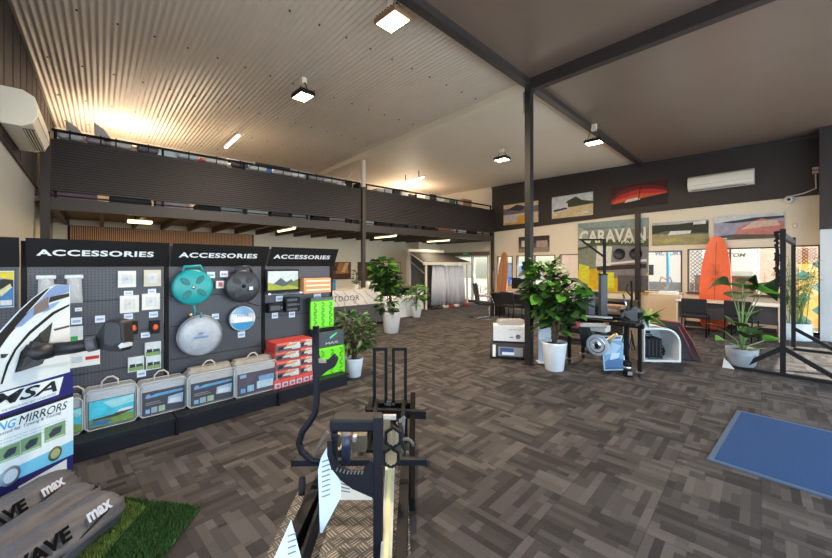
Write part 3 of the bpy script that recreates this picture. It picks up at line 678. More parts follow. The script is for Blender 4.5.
aircon('long white air conditioner high on the dark band of the rear wall', ((a0.x+a1.x)/2, YB-.031, a0.z), 0, a1.x-a0.x, .38, .22)
aircon('white air conditioner high on the end wall at the left edge, seen from below', (-6.42, YF+.04, 3.12), math.pi, 1.25, .40, .28)
# ------------------------------------------------------------------ goods on the mezzanine deck
def mz(px, py, X=MX-.55): return onX(px, py, X)
rk = random.Random(3)
DK = 2.78
def mbox(x, y, z, sx, sy, sz, col, label, name='carton', cat='carton', group=None, rough=.7, parts=None):
    t = thing(name, label, cat, (x,y,z), R_(90), group)
    c = mat('goods_%d_%d_%d' % col, srgb(*col), rough, var=.1, scale=12)
    M().box((0,0,sz/2),(sy,sx,sz),None,0,min(.02, sz*.2)).done('box', c, t)
    M().b2(-sy*.5-.001,sy*.5+.001,-.03,.03,sz,sz+.002).done('tape', mat('packing_tape', srgb(190,170,130), .3), t)
    return t
# low row seen in the gap under the slats
low = [(-.45,.8,(150,120,125),'mauve'),(.45,.65,(60,56,60),'charcoal'),(1.15,.6,(196,176,178),'pale pink'),(1.8,.45,(26,26,28),'black'),(2.3,.5,(170,176,176),'pale grey'),
       (2.86,.5,(190,196,190),'greenish white'),(3.4,.45,(80,70,68),'brown grey'),(3.95,.5,(150,150,150),'mid grey'),(4.5,.45,(30,28,30),'black'),(5.0,.5,(176,150,140),'dusty pink'),
       (6.0,.5,(210,208,204),'white'),(6.6,.5,(40,38,40),'near black'),(7.2,.5,(60,56,56),'dark grey'),(7.9,.6,(96,90,88),'warm grey'),(8.6,.5,(30,30,30),'black'),(9.35,.6,(206,130,90),'orange cardboard'),(10.15,.7,(226,224,214),'clean white'),(10.9,.5,(52,48,46),'dark brown')]
for i,(y,L,c,n) in enumerate(low):
    mbox(MX-.38, y, DK, .42, L, .16+.03*(i%3), c, '%s box in the gap under the slats, %s' % (n, 'nearest the end wall' if i==0 else 'right after the %s one' % low[i-1][3]), 'goods_box', 'box', 'boxes on the mezzanine deck')
# rack of goods whose top shows above the rail
def rack(y0, y1, label):
    t = thing('storage_rack', label, 'rack', (MX-.52, (y0+y1)/2, DK), R_(90), 'low steel racks on the mezzanine'); L = y1-y0
    M().b2(-L/2,L/2,-.3,.3,1.07,1.1).done('shelf', STEEL, t)
    M().b2(-L/2,L/2,-.3,.3,.55,.58).done('shelf', STEEL, t)
    for sx in (-1,1):
        for sy in (-1,1): M().b2(sx*(L/2-.02)-.02,sx*(L/2-.02)+.02,sy*.28-.02,sy*.28+.02,0,1.07).done('leg', STEEL, t)
rack(-.6, 2.2, 'low steel rack behind the balustrade at the end wall'); rack(2.3, 5.4, 'low steel rack behind the balustrade left of the middle post')
rack(6.0, 8.7, 'low steel rack behind the balustrade right of the middle post'); rack(8.8, 11.6, 'low steel rack behind the balustrade by the rear wall')
RT = DK+1.1
def fin(px0, py0, px1, py1, lab):
    a = onX(px0,py0,MX-.8); b_ = onX(px1,py1,MX-.8)
    t = thing('folded_awning', lab, 'awning', (MX-.66, (a.y+b_.y)/2, RT), R_(90), 'pale pointed panels on the mezzanine')
    L = abs(b_.y-a.y); h = a.z-RT
    M().prism([(-L/2,0,h),(-L/2+.02,0,0),(L/2,0,0),(L*.3,0,h*.38),(-L*.1,0,h*.8)], (0,.05,0)).done('panel', mat('pale_blue_grey', srgb(168,166,170), .5), t, bev=.01)
fin(66,122,93,133,'pale grey pointed panel leaning behind the rail, left of the two'); fin(94,124,119,137,'pale grey pointed panel leaning behind the rail, right of the two')
def roll(y, L, r, col, lab, tilt=0.0, x=MX-.62, dz=0, name='rolled_awning', cat='awning', rz=R_(90), z=None):
    t = thing(name, lab, cat, (x, y, (RT if z is None else z)+r+dz), rz, 'rolled goods on the mezzanine racks')
    m = mat('roll_%d_%d_%d' % col, srgb(*col), .6, var=.12, scale=8, bump=.3)
    n = 9; pts = [(-L/2+L*i/(n-1), .012*math.sin(i*2.1), math.tan(tilt)*(-L/2+L*i/(n-1))) for i in range(n)]
    M().tube(pts, [r*.55]+[r*(1+.08*math.sin(i*1.7)) for i in range(1,n-1)]+[r*.5], 14).done('roll', m, t)
    for s in (-.25,.25):
        M().tube([(s*L+.02*0, math.cos(q)*r*1.1, math.tan(tilt)*s*L+math.sin(q)*r*1.1) for q in [k*math.pi/6 for k in range(13)]], .01, 5, cap=False).done('strap', BLKP, t)
    return t
mbox(MX-.5, .55, RT, .35, .6, .12, (190,170,160), 'flat pale pink carton on the rack beside the pointed panels','carton','carton')
t = mbox(MX-.4, 1.08, RT, .3, .42, .13, (214,232,246), 'bright pale blue plastic tub on the rack, left of the red cloth','storage_tub','tub')
roll(1.62, .55, .065, (176,50,40), 'crumpled red cloth roll on the rack behind the rail', 0, MX-.4, name='cloth_roll', cat='cloth')
mbox(MX-.64, 2.35, RT, .24, .9, .26, (70,62,56), 'long dark trough shaped case on the rack above the red cloth', 'long_case', 'case')
roll(2.35, .95, .06, (196,190,180), 'pale cream roll lying in front of the long dark case', 0, MX-.38)
roll(3.0, .7, .06, (200,204,210), 'pale blue white roll right of the cream roll')
mbox(MX-.66, 3.35, RT+.0, .3, .9, .30, (34,34,36), 'black flight case on the rack, tallest of the black goods', 'flight_case', 'case')
mbox(MX-.38, 3.1, RT, .2, .25, .12, (60,120,180), 'small blue box on the rack between pale rolls', 'small_box', 'box')
roll(3.95, .5, .075, (206,200,192), 'short off white bag roll just right of the black flight case')
roll(4.5, .6, .07, (196,188,176), 'off white bag roll in the middle of the pile left of the post')
roll(5.0, .7, .085, (212,206,198), 'thick off white roll leaning upward on the pile', R_(14), MX-.62, .03)
roll(5.15, .5, .06, (222,216,206), 'small white roll under the leaning thick roll', 0, MX-.4)
mbox(MX-.62, 5.56, DK, .3, .25, 1.3, (40,36,40), 'tall black bin standing behind the rail left of the middle post', 'tall_bin', 'bin')
t = roll(5.42-.0, .3, .05, (150,40,60), 'small dark red bundle left of the middle post', 0, MX-.7, name='bundle', cat='bundle')
mbox(MX-.75, 6.12, RT, .3, .35, .25, (30,30,32), 'black box just right of the middle post', 'small_case', 'case')
cols = [(206,200,186),(190,196,200),(40,40,44),(220,214,200),(60,60,60),(230,224,206),(196,186,160),(50,46,50),(216,212,206),(180,170,150),(90,110,90),(210,206,196)]
for i in range(12):
    y = 6.55+i*.33
    mbox(MX-.4, y, RT, .28, .27, .06+.04*((i*5)%4)+.04, cols[i], ['cream','pale grey','black','ivory','dark grey','white','straw','charcoal','bright white','khaki','dull green','off white'][i]+' box in the row of goods right of the middle post', 'goods_box', 'box', 'row of small boxes behind the rail')
pale = [((206,196,196),'pale pink'),((170,150,156),'mauve grey'),((214,206,200),'cream white'),((120,112,116),'mid grey'),((200,202,206),'bluish white'),((226,214,206),'ivory'),((96,90,92),'dark grey'),((210,206,204),'soft white'),((190,180,172),'stone'),((222,220,216),'bright white'),((150,144,146),'ash grey'),((204,196,188),'linen')]
for i,y in enumerate((-.42,.0,.22,.72,1.42,1.95,2.45,2.85,3.45,3.85,4.35,4.8)):
    c, nm = pale[i]
    t = thing('soft_bundle', '%s soft bundle lying against the inside of the rail, %s' % (nm, 'nearest the end wall' if i == 0 else 'after the %s one' % pale[i-1][1]), 'bundle', (MX-.2,y,RT), R_(90), 'soft bundles along the mezzanine rail')
    M().box((0,0,.075),(.36+.06*(i%3),.2,.15),None,0,.06).done('bundle', mat('bundle_%d_%d_%d' % c, srgb(*c), .8, var=.16, scale=12, bump=.5), t)
    M().b2(-.01,.01,-.102,.102,.0,.152).done('strap', BLKP, t)
mbox(MX-.75, 11.0, RT, .4, .55, .34, (176,130,90), 'brown cardboard carton at the far end of the mezzanine by the rear wall', 'cardboard_carton','carton')
roll(10.1-.25, .5, .09, (196,196,200), 'pale bundle beside the brown cardboard carton', 0, MX-.75)
t = thing('pole_prop', 'thin pale pole leaning by the top of the middle post', 'pole', (MX-.3,5.2,RT)); 
M().cyl((0,0,0),(0,.35,.42),.012,8).done('pole', CREAM, t)
# ------------------------------------------------------------------ pictures on the walls
def picture(name, label, x0, z0, x1, z1, ls, Y=YB-.031, group='photo canvases on the rear wall', cat='picture', sheary=0):
    w_, h_ = x1-x0, z1-z0
    t = thing(name, label, cat, ((x0+x1)/2, Y, z0), 0, group)
    M().b2(-w_/2,w_/2,-.03,0,0,h_).done('canvas', mat('canvas_edge', srgb(70,60,54), .6), t)
    b = M(); layers(b, w_, h_, [l[0] for l in ls], y=-.03, mi0=0); b.done('print', [photo(*l[1]) for l in ls], t)
    return t, w_, h_
FULL = Q(0,0,1,1)
picture('wall_picture','beach photo partly hidden by the free steel post, leftmost on the dark band', -8.4,3.16,-6.9,3.94,[(FULL,(206,180,150)),(Q(0,.5,1,.8),(110,100,110)),([(.0,.0),(.9,0),(.7,.45),(.2,.3)],(210,150,60)),([(.1,.75),(.4,.95),(.7,.8),(.5,.62)],(60,50,60)),(Q(.1,.1,.4,.4),(180,180,190))])
picture('wall_picture','coast photo of a caravan below a green headland, on the dark band', -6.38,3.22,-4.97,3.97,[(FULL,(196,206,204)),([(.25,.45),(.4,.75),(.6,.9),(.75,.7),(1,.6),(1,.45)],(62,66,48)),([(0,0),(1,0),(1,.5),(.5,.45),(0,.25)],(206,182,140)),([(.02,.25),(.42,.35),(.4,.65),(.1,.62),(.02,.5)],(226,226,224)),([(.05,.3),(.4,.38),(.38,.46),(.05,.4)],(60,60,66)),(Q(.65,.1,.92,.2),(226,214,190))])
picture('wall_picture','red sunset photo with dark land, third on the dark band', -4.42,3.33,-2.95,4.0,[(FULL,(64,22,24)),([(0,.3),(1,.42),(1,.62),(.8,.86),(.5,.93),(.2,.82),(0,.5)],(104,28,28)),([(0,.22),(1,.42),(1,.52),(.8,.68),(.5,.76),(.2,.62),(0,.36)],(184,44,36)),([(.02,.22),(1,.42),(.95,.48),(.5,.56),(.1,.38)],(236,84,56)),([(0,0),(1,0),(1,.45),(.7,.38),(.4,.3),(0,.2)],(30,20,24)),([(.25,.22),(.55,.3),(.5,.4),(.3,.36)],(214,196,196)),([(.5,.3),(.515,.3),(.56,.85),(.54,.86)],(40,16,20))])
picture('wall_picture','photo of a white vehicle in bushland, left of the orange surfboard', -3.33,2.16,-2.05,2.8,[(FULL,(96,104,84)),([(0,0),(1,0),(1,.4),(0,.5)],(150,142,104)),([(0,.5),(.3,.62),(.5,.5),(1,.45),(1,.9),(0,.95)],(44,50,38)),([(.3,.42),(.7,.46),(.72,.58),(.35,.6)],(228,228,226)),([(.1,.1),(.6,.15),(.5,.3),(.1,.25)],(170,160,90)),(Q(.75,.82,.96,.96),(230,230,220)),([(0,.9),(.5,.88),(1,.97),(1,1),(0,1)],(170,176,180))], YB-.001)
picture('wall_picture','busy coastal town photo of reddish roofs, right of the orange surfboard top', -1.93,2.24,-.66,2.84,[(FULL,(150,150,168)),([(0,.72),(1,.86),(1,1),(0,1)],(196,200,206)),([(.1,.74),(.6,.86),(1,.86),(1,.78),(.3,.68)],(60,60,64)),([(.32,.1),(1,.05),(1,.62),(.7,.8),(.36,.5)],(190,120,112)),([(.4,.4),(.95,.5),(.9,.7),(.6,.72)],(214,176,160)),([(0,0),(1,0),(1,.12),(.3,.22),(0,.16)],(90,80,70)),(Q(.02,.02,.2,.08),(236,236,230))], YB-.001)
picture('wall_picture','dark grey landscape photo on the cream wall behind the free steel post', -7.74,2.07,-6.5,2.66,[(FULL,(90,82,80)),(Q(0,.55,1,1),(60,52,52)),(Q(.1,.35,.5,.75),(206,196,190)),(Q(.6,.3,.95,.7),(170,150,140)),([(0,0),(1,0),(1,.3),(0,.25)],(150,130,110))], YB-.001)
# caravan magazine banner
c0 = onY(577.5,228,YB-.06); c1 = onY(648,216,YB-.06); zb = 0.75
t, w_, h_ = picture('magazine_banner','large caravan magazine style banner on the rear wall with big pale lettering', c0.x, zb, c1.x, 2.98,
  [(FULL,(124,128,112)),([(0,.86),(1,.86),(1,1),(0,1)],(130,146,142)),([(0,.6),(.3,.66),(1,.62),(1,.72),(0,.74)],(70,84,50)),([(.0,.64),(.16,.66),(.16,.9),(0,.95)],(150,160,150)),([(.0,.0),(1,.0),(1,.28),(.4,.34),(0,.30)],(226,168,40)),
   ([(.02,.1),(.18,.1),(.18,.36),(.02,.4)],(240,206,60)),([(.32,.2),(.98,.2),(.98,.62),(.5,.66),(.32,.62)],(120,116,122)),([(.28,.36),(.5,.36),(.52,.64),(.30,.66)],(214,206,190)),([(.3,.3),(.98,.34),(.98,.4),(.3,.36)],(60,44,36)),([(.34,.37),(.98,.43),(.98,.46),(.34,.40)],(236,226,200)),
   ([(.35,.06),(.55,.06),(.55,.28),(.35,.28)],(244,214,50)),([(.6,.02),(1,.02),(1,.24),(.6,.24)],(90,84,86))], YB-.001, None, 'banner')
text('CARAVAN', w_*.94, h_*.185, mat('banner_letter_cream', srgb(214,210,198), .6, var=.02), t, (0,-.040,h_*.79), bold=.03)
text('PARKS', w_*.30, h_*.042, mat('banner_letter_cream', (0,0,0)), t, (w_*.30,-.040,h_*.695), bold=.02)
text('Planning an adventure by road', w_*.62, h_*.03, mat('banner_letter_green', srgb(60,84,70), .6), t, (-w_*.1,-.040,h_*.905))
for cx in (.62,.84):
    M().lathe([(0,0),(w_*.085,0),(w_*.085,.002)], (w_*(cx-.5),-.043,h_*.53), 20, axis=Vector((0,-1,0))).done('dark_disc', flat(44,46,52), t)
# pictures on the left wall (far)
def lpic(label, px0, py0, px1, py1, ls):
    a = onX(px0,py0,XL+.03); b_ = onX(px1,py1,XL+.03); w_, h_ = b_.y-a.y, a.z-b_.z
    t = thing('wall_picture', label, 'picture', (XL+.001,(a.y+b_.y)/2,b_.z), R_(90), 'pictures on the far left wall')
    M().b2(-w_/2,w_/2,-.03,0,0,h_).done('canvas', mat('canvas_edge', (0,0,0)), t)
    b = M(); layers(b, w_, h_, [l[0] for l in ls], y=-.03, mi0=0); b.done('print', [photo(*l[1]) for l in ls], t)
lpic('brown sunburst photo on the far wall above the reception counter', 331,262,351,279,[(FULL,(96,62,44)),([(.2,.3),(.9,.35),(.8,.9),(.4,.95)],(170,110,66)),([(.5,.4),(.7,.42),(.9,.95),(.7,.95)],(226,170,110)),([(0,0),(1,0),(1,.3),(0,.35)],(80,50,40)),([(.0,.5),(.35,.5),(.1,.95),(0,.95)],(60,40,36))])
lpic('dark green and brown photo on the far wall behind the tall potted fig', 358,262,384,280,[(FULL,(70,66,44)),([(.0,.1),(.4,.15),(.4,.8),(0,.9)],(96,56,44)),([(.5,.3),(1,.2),(1,.9),(.6,.9)],(90,96,56))])
lpic('orange and white printed panel for the bright window right of the fig crown', 389,262,401,283,[(FULL,(214,160,110)),(Q(.1,.1,.45,.95),(246,236,214)),(Q(.6,.1,.92,.95),(250,240,220))])  # stands in for a bright window, its brightness printed as pale panes
# wall return with fire signs
struct(M().b2(XL, -11.2, 9.95, 10.15, 0, 2.56).done('wall_return', CREAM))
def wallsign(px, py, s, label, kind):
    p = onY(px, py, 9.94)
    t = thing('safety_sign', label, 'sign', (p.x,9.949,p.z-s/2), 0)
    M().b2(-s*.4,s*.4,-.006,0,0,s).done('plate', flat(200,36,36), t)
    M().lathe([(.0,0),(s*.14,0),(s*.14,s*.4),(.0,s*.5)], (0,-.008,s*.3), 10, ell=.2).done('pictogram', flat(244,240,236), t)
wallsign(402.5,264,.36,'small red fire sign on the far cream wall beside the awning','x')
p = onY(403,287,9.9)
t = thing('fire_extinguisher','small red fire extinguisher on the far wall under its sign','fire extinguisher',(p.x,9.86,p.z-.25))
M().lathe([(0,0),(.07,0),(.07,.3),(.03,.38),(.02,.4)],(0,0,0),14).done('cylinder', flat(200,30,30), t); M().tube([(0,0,.42),(.08,0,.38),(.09,0,.15)],.01,6).done('hose', RUBBER, t); M().b2(-.05,.02,-.02,.02,.4,.44).done('handle', BLKP, t)
M().b2(-.04,.04,.06,.085,.1,.35).done('bracket', STEEL, t)
# exit sign above the glazed doors
t = thing('exit_sign','small green exit sign above the glazed doors','exit sign',(-10.35,YB-.05,2.02)); 
M().b2(-.2,.2,-.03,.03,0,.14).done('case', flat(40,140,80), t); text('EXIT',.26,.08,flat(240,250,240),t,(0,-.032,.07))
M().b2(-.03,.03,-.02,.02,.14,.2).done('bracket', WHT, t)
# camera, sensor and conduit on the right of rear wall
p = onY(789,198,YB-.1)
t = thing('dome_camera','small white dome camera on the rear wall just under the dark band','camera',(p.x,YB-.001,p.z-.03)); M().lathe([(0,0),(.09,0),(.09,.07),(.07,.1)],(0,0,0),18,axis=Vector((0,-1,0))).done('base', WHT, t); M().lathe([(.07,-.08),(.068,-.12),(.04,-.15),(0,-.16)],(0,0,0),16,axis=Vector((0,1,0))).done('dome', WHT, t); M().lathe([(.03,-.155),(.02,-.168),(0,-.172)],(0,0,-.01),12,axis=Vector((0,1,0))).done('dark_lens', BLKP, t)
p = onY(795,226,YB)
t = thing('motion_sensor','small white motion sensor on the wall right of the town photo','sensor',(p.x,YB-.001,p.z-.04)); M().box((0,-.02,.05),(.07,.04,.11),None,0,.01).done('case', mat('sensor_beige', srgb(226,206,186), .5), t); M().b2(-.02,.02,-.043,-.04,.02,.06).done('lens', WHT, t)
t = thing('junction_box','small pinkish junction box at the right end of the dark band','junction box',(-.17,YB-.06,3.62)); M().box((0,0,.08),(.1,.08,.14),None,0,.01).done('case', mat('box_pink', srgb(206,180,170), .5), t); M().b2(-.06,.06,-.045,-.04,.07,.09).done('seam', STEEL, t)
o = M().tube([(-.17,YB-.06,3.62),(-.16,YB-.06,3.3),(-.35,YB-.05,3.22),(-.62,YB-.05,3.17)],.014,8).done('conduit', CREAM); tag(o,'thin pale conduit bending down from the junction box on the rear wall','conduit')
# ------------------------------------------------------------------ outside, seen through the glass
struct(M().b2(-30, 30, 12.2, 34, -.14, -.04).done('ground_yard', mat('yard_concrete', srgb(176,168,156), .8, var=.08, scale=2)))
struct(M().b2(2.7, 14, -6, 12.2, -.14, -.04).done('ground_side', mat('yard_concrete', (0,0,0))))
struct(M().b2(-14, 2.7, -9, -3.2, -.14, -.04).done('ground_front', mat('yard_concrete', (0,0,0))))
b = M().b2(2.68, 5.8, -3, 9.0, 3.38, 3.45)  # roof added outside, out of view, to cut the sun patch on the carpet
for y in (-2.5, 1.5, 5.5, 8.9): b.b2(5.6,5.7,y,y+.1,-.04,3.38)
tag(b.done('sunblocker', STEEL), 'dark verandah roof added out of view along the glazed right hand side', 'sunblocker')
def brick_mat(name, c1, c2, c3, sc):
    m = bpy.data.materials.new(name); m.use_nodes = True; n = m.node_tree.nodes; l = m.node_tree.links
    t = n.new('ShaderNodeTexBrick'); tc = n.new('ShaderNodeTexCoord'); mp = n.new('ShaderNodeMapping'); mp.inputs['Rotation'].default_value = (R_(90),0,0)
    l.new(tc.outputs['Object'], mp.inputs[0]); l.new(mp.outputs[0], t.inputs[0]); t.inputs['Scale'].default_value = sc
    t.inputs['Color1'].default_value = c1+(1,); t.inputs['Color2'].default_value = c2+(1,); t.inputs['Mortar'].default_value = c3+(1,)
    l.new(t.outputs[0], n['Principled BSDF'].inputs['Base Color']); n['Principled BSDF'].inputs['Roughness'].default_value = .8; return m
o = M().b2(-9.3,-4.4,17.6,17.9,-.04,3.2).done('garden_wall', mat('pale_peach_render', srgb(226,196,172), .8, var=.03)); tag(o,'pale peach rendered wall outside the windows left of the banner','wall')
o = M().b2(-1.35,.9,14.2,14.5,-.04,3.4).done('brick_wall', brick_mat('peach_brick', srgb(222,184,156), srgb(204,164,138), srgb(228,206,186), 4)); tag(o,'peach brick wall outside, right of the white caravan','wall')
def caravan_out(x0, x1, y, z0, z1, label, txt, tc):
    t = thing('caravan', label, 'caravan', ((x0+x1)/2,y,-.04)); w_ = x1-x0
    b = M(); h = z1
    b.prism([(-w_/2,0,z0),(w_/2,0,z0),(w_/2,0,h-.25),(w_/2-.25,0,h),(-w_/2+.25,0,h),(-w_/2,0,h-.2)], (0,2.1,0)); b.done('body', mat('caravan_white', srgb(228,230,234), .3, var=.02), t, bev=.03)
    M().b2(-w_*.4,w_*.4,-.01,0,z0+.12,z0+.5).done('lower_stripe', mat('caravan_grey', srgb(120,126,134), .4), t)
    M().b2(-w_*.38,-w_*.1,-.015,0,z0+.75,z0+1.15).done('window', mat('tinted_glass', srgb(50,58,66), .1), t)
    for s in (-.12,.12): M().cyl((w_*s,-.02,.33),(w_*s,.2,.33),.33,20).done('wheel', RUBBER, t)
    M().b2(-w_*.45,w_*.45,.1,2.0,z0-.12,z0).done('chassis', BLKM, t)
    if txt: text(txt, w_*.36, .16, tc, t, (w_*.1,-.012,z1-.42), shear=.2, bold=.03)
    return t
caravan_out(-5.4,-2.9,16.0,.5,2.5,'white caravan outside the window left of the orange surfboard','VICTORY',mat('sign_blue', srgb(110,140,180), .5))
caravan_out(-2.7,-.9+.4,13.9-.0,1.3,2.65,'white caravan outside the window right of the orange surfboard','STOM',flat(90,94,104)) if 0 else None
def vansign():
    t = thing('white_banner', 'white banner with dark lettering outside, right of the orange surfboard', 'banner', (-1.71,13.6,-.04))
    M().b2(-.44,.44,0,.05,1.46,2.14).done('sheet', mat('caravan_white', (0,0,0)), t)
    text('STOM', .46, .11, flat(60,64,74), t, (-.02,-.004,1.92), shear=.25, bold=.03)
    for s in (-.46,.46): M().cyl((s,.05,0),(s,.05,2.2),.025,8).done('pole', ALU, t)
vansign()
for i,(x,y,w_,h_,d_,c,l) in enumerate(((-2.1,15.2,1.6,1.25,.8,(120,90,74),'brown crates outside behind the white banner'),(-4.6,14.2,.9,.75,.6,(196,190,180),'pale low planter box outside the window left of the surfboard'),(-10.2,15.5,.55,1.0,.55,(40,100,200),'bright blue wheelie bin outside the glazed exit doors'),(-11.6,17.0,1.5,1.7,.5,(120,150,190),'blue grey sign board standing outside the exit doors'))):
    t = thing(['crate_stack','planter_box','wheelie_bin','sign_board'][i], l, ['crates','planter','bin','sign'][i], (x,y,-.04))
    M().box((0,0,h_/2),(w_,d_,h_),None,0,.03).done('body', mat('out_%d' % i, srgb(*c), .6, var=.1, scale=4), t)
    M().b2(-w_/2-.02,w_/2+.02,-d_/2-.02,d_/2+.02,h_,h_+.05).done('lid', mat('out_lid_%d' % i, tuple(q*.7 for q in srgb(*c)), .6), t)
o = M().cyl((-3.22,13.1,-.04),(-3.22,13.1,2.7),.045,12).done('blue_pole', flat(60,130,180)); tag(o,'slim blue pole outside the window left of the orange surfboard','pole')
# diamond security screens on two window panes
def lattice(name, label, x0, x1, z0, z1, y, pitch, m, r=.004):
    b = M(); w_ = x1-x0; h_ = z1-z0; n = int((w_+h_)/pitch)
    for i in range(n+1):
        s = i*pitch
        for sg in (0,1):
            p = (max(0,s-h_), min(s,h_)); q = (min(s,w_), max(0,s-w_))
            a, c = ((p[0],p[1]),(q[0],q[1]))
            if sg: a, c = (w_-a[0],a[1]), (w_-c[0],c[1])
            if abs(a[0]-c[0]) > .02: b.bar((a[0],0,a[1]),(c[0],0,c[1]),r*2,r*2)
    o = b.done(name, m, None, (x0,y,z0)); tag(o, label, 'security screen'); return o
lattice('security_screen','bronze diamond mesh screen left of the orange surfboard', -2.45,-1.65,.91,1.98,YB+.075,.10, mat('mesh_bronze', srgb(110,88,64), .5), .007)
lattice('security_screen','orange diamond mesh panel at the top of the right end window', -.47,-.15,1.62,1.99,YB+.075,.075, mat('mesh_orange', srgb(206,110,70), .5), .009)
b = M(); b.b2(-.5,1.6,14.0,14.05,-.04,1.75)
for i in range(7):
    for j in range(6):
        cx, cz = -.42+i*.30, .12+j*.30; c = 1+(i+j)%2
        b.poly([(cx-.15,13.995,cz),(cx,13.995,cz-.15),(cx+.15,13.995,cz),(cx,13.995,cz+.15)], c)
o = b.done('patterned_fence', [mat('fence_yellow', srgb(236,206,130), .6), mat('fence_teal', srgb(86,150,150), .6), mat('fence_mustard', srgb(228,190,104), .6)]); tag(o,'fence of blue and yellow diamonds outside the right end window','fence')

# ------------------------------------------------------------------ plants
def leafmat(name, a, c_, rough=.35):
    m = mat(name, a, rough, var=.0); n = m.node_tree.nodes
    for x in n:
        if x.type == 'MIX': x.inputs[6].default_value = tuple(a)+(1,); x.inputs[7].default_value = tuple(c_)+(1,)
        if x.type == 'TEX_NOISE': x.inputs['Scale'].default_value = 5
    n['Principled BSDF'].inputs['Subsurface Weight'].default_value = 0.0
    return m
LF_D = leafmat('leaf_deep', srgb(22,46,20), srgb(46,84,32), .5); LF_B = leafmat('leaf_bright', srgb(60,120,34), srgb(104,160,50), .5); LF_M = leafmat('leaf_mid', srgb(34,72,28), srgb(66,112,44), .5)
BARK = mat('bark', srgb(96,76,56), .8, var=.2, scale=20); SOIL = mat('soil', srgb(52,40,32), .95, var=.2, scale=60, bump=.5)
POTW = mat('white_pot_glaze', srgb(222,226,230), .3, var=.02)
def leaf(b, base, d, L, W, droop=.4, mi=0, shape=0, roll=0.0):
    d = Vector(d).normalized(); s = d.cross(Vector((0,0,1)))
    if s.length < .05: s = Vector((1,0,0))
    s.normalize(); s = Matrix.Rotation(roll,3,d)@s; up = s.cross(d).normalized()
    prof = {0:[.05,.62,1,.9,.5,.02], 1:[.05,.55,.85,1,.85,.05], 2:[.1,1,1,.75,.35,.02]}[shape]
    rows = []; 
    for i, pw in enumerate(prof):
        t = i/(len(prof)-1); c = Vector(base)+d*L*t-Vector((0,0,1))*droop*L*t*t+up*0
        rows.append((c-s*W*pw/2+up*W*.10*pw, c, c+s*W*pw/2+up*W*.10*pw))
    vs = [v for r in rows for v in r]; fs = []
    for i in range(len(prof)-1):
        fs += [(3*i,3*i+1,3*i+4,3*i+3),(3*i+1,3*i+2,3*i+5,3*i+4)]
    b.add(vs, fs, mi, True)
def pot(t, r, h, m=POTW, shape='taper', z=0):
    if shape == 'taper': pr = [(0,0),(r*.68,0),(r*.72,.01),(r*.98,h-.03),(r,h),(r*.93,h),(r*.9,h-.04)]
    elif shape == 'round': pr = [(0,0),(r*.55,0),(r*.78,h*.18),(r*.96,h*.6),(r,h),(r*.93,h),(r*.88,h-.04)]
    else: pr = [(0,0),(r*.98,0),(r,.02),(r,h),(r*.94,h),(r*.92,h-.05)]
    M().lathe([(a,c+z) for a,c in pr], (0,0,0), 36).done('pot', m, t)
    M().lathe([(0,h-.045+z),(r*.92,h-.045+z)], (0,0,0), 24).done('soil', SOIL, t)
def bushy(label, loc, r, h, top, rad, n, Ls, Ws, seed, mats=(LF_D,LF_B), name='potted_plant', pshape='taper', low=.1, trunk=True, blobs=None, shape=0, pm=POTW, cat='potted plant', bright=.25, group=None):
    t = thing(name, label, cat, loc, 0, group); pot(t, r, h, pm, pshape); rd = random.Random(seed)
    f = M(); tr = M()
    blobs = blobs or [(0,0,(h+low+top)/2, rad, (top-h-low)/2)]
    tips = []
    for (bx_,by_,bz_,br,bh) in blobs:
        tr.tube([(bx_*.1,by_*.1,h-.05),(bx_*.25+.02,by_*.3,h+(bz_-h)*.4),(bx_*.7,by_*.7,bz_*.9),(bx_,by_,bz_+bh*.5)], [.022,.018,.012,.006], 7)
        k = int(n*br*br*bh/sum(q[3]*q[3]*q[4] for q in blobs))
        for i in range(k):
            a = rd.uniform(0,2*math.pi); v = rd.uniform(-1,1); q = (rd.uniform(.25,1))**.5*math.sqrt(max(0,1-v*v*.85))
            p = Vector((bx_+math.cos(a)*br*q*.75, by_+math.sin(a)*br*q*.75, bz_+v*bh))
            d = Vector((math.cos(a), math.sin(a), rd.uniform(-.2,.9)+.3*v))
            L = rd.uniform(*Ls)
            leaf(f, p, d, L, L*Ws*rd.uniform(.85,1.15), rd.uniform(.1,.6), 1 if rd.random() < bright+.3*max(0,v) else 0, shape, rd.uniform(-.7,.7))
            if i % 4 == 0: tr.tube([(bx_*.8, by_*.8, p.z-.1), p], [.006,.003], 4)
    f.done('foliage', list(mats), t); tr.done('stem', BARK, t)
    return t
p = fl(551,371); 
bushy('large leafy fig in a tall white pot at the foot of the free steel post', (p.x,p.y+.10,0), .185, .43, 1.62, .45, 320, (.17,.29), .62, 5, blobs=[(-.14,0,1.24,.30,.40),(.15,.08,1.10,.30,.28),(-.03,.05,.84,.27,.26)], low=.1, shape=1, group='potted fiddle leaf figs')
p = fl(388,333)
bushy('tall leafy fig in a white pot in front of the white drawers by the counter', (p.x,p.y+.1,0), .23, .50, 1.78, .5, 300, (.16,.27), .6, 9, blobs=[(-.12,-.15,1.38,.32,.34),(-.0,-.08,1.25,.28,.30),(-.05,-.1,.82,.22,.34)], shape=1, group='potted fiddle leaf figs')
p = Vector((-8.32,7.3,0))
bushy('small potted plant with long light green leaves at the end of the white drawers', (p.x,p.y,0), .17, .34, .92, .26, 60, (.26,.40), .32, 12, mats=(LF_M,LF_B), trunk=False, bright=.6)
p = fl(354,376)
bushy('bushy dark green plant in a white pot right of the accessories bays', (p.x,p.y,0), .135, .27, .88, .34, 420, (.08,.15), .38, 21, mats=(LF_D,LF_M), blobs=[(0,0,.62,.34,.27),(-.22,.0,.72,.2,.2),(.2,.05,.62,.2,.2)])
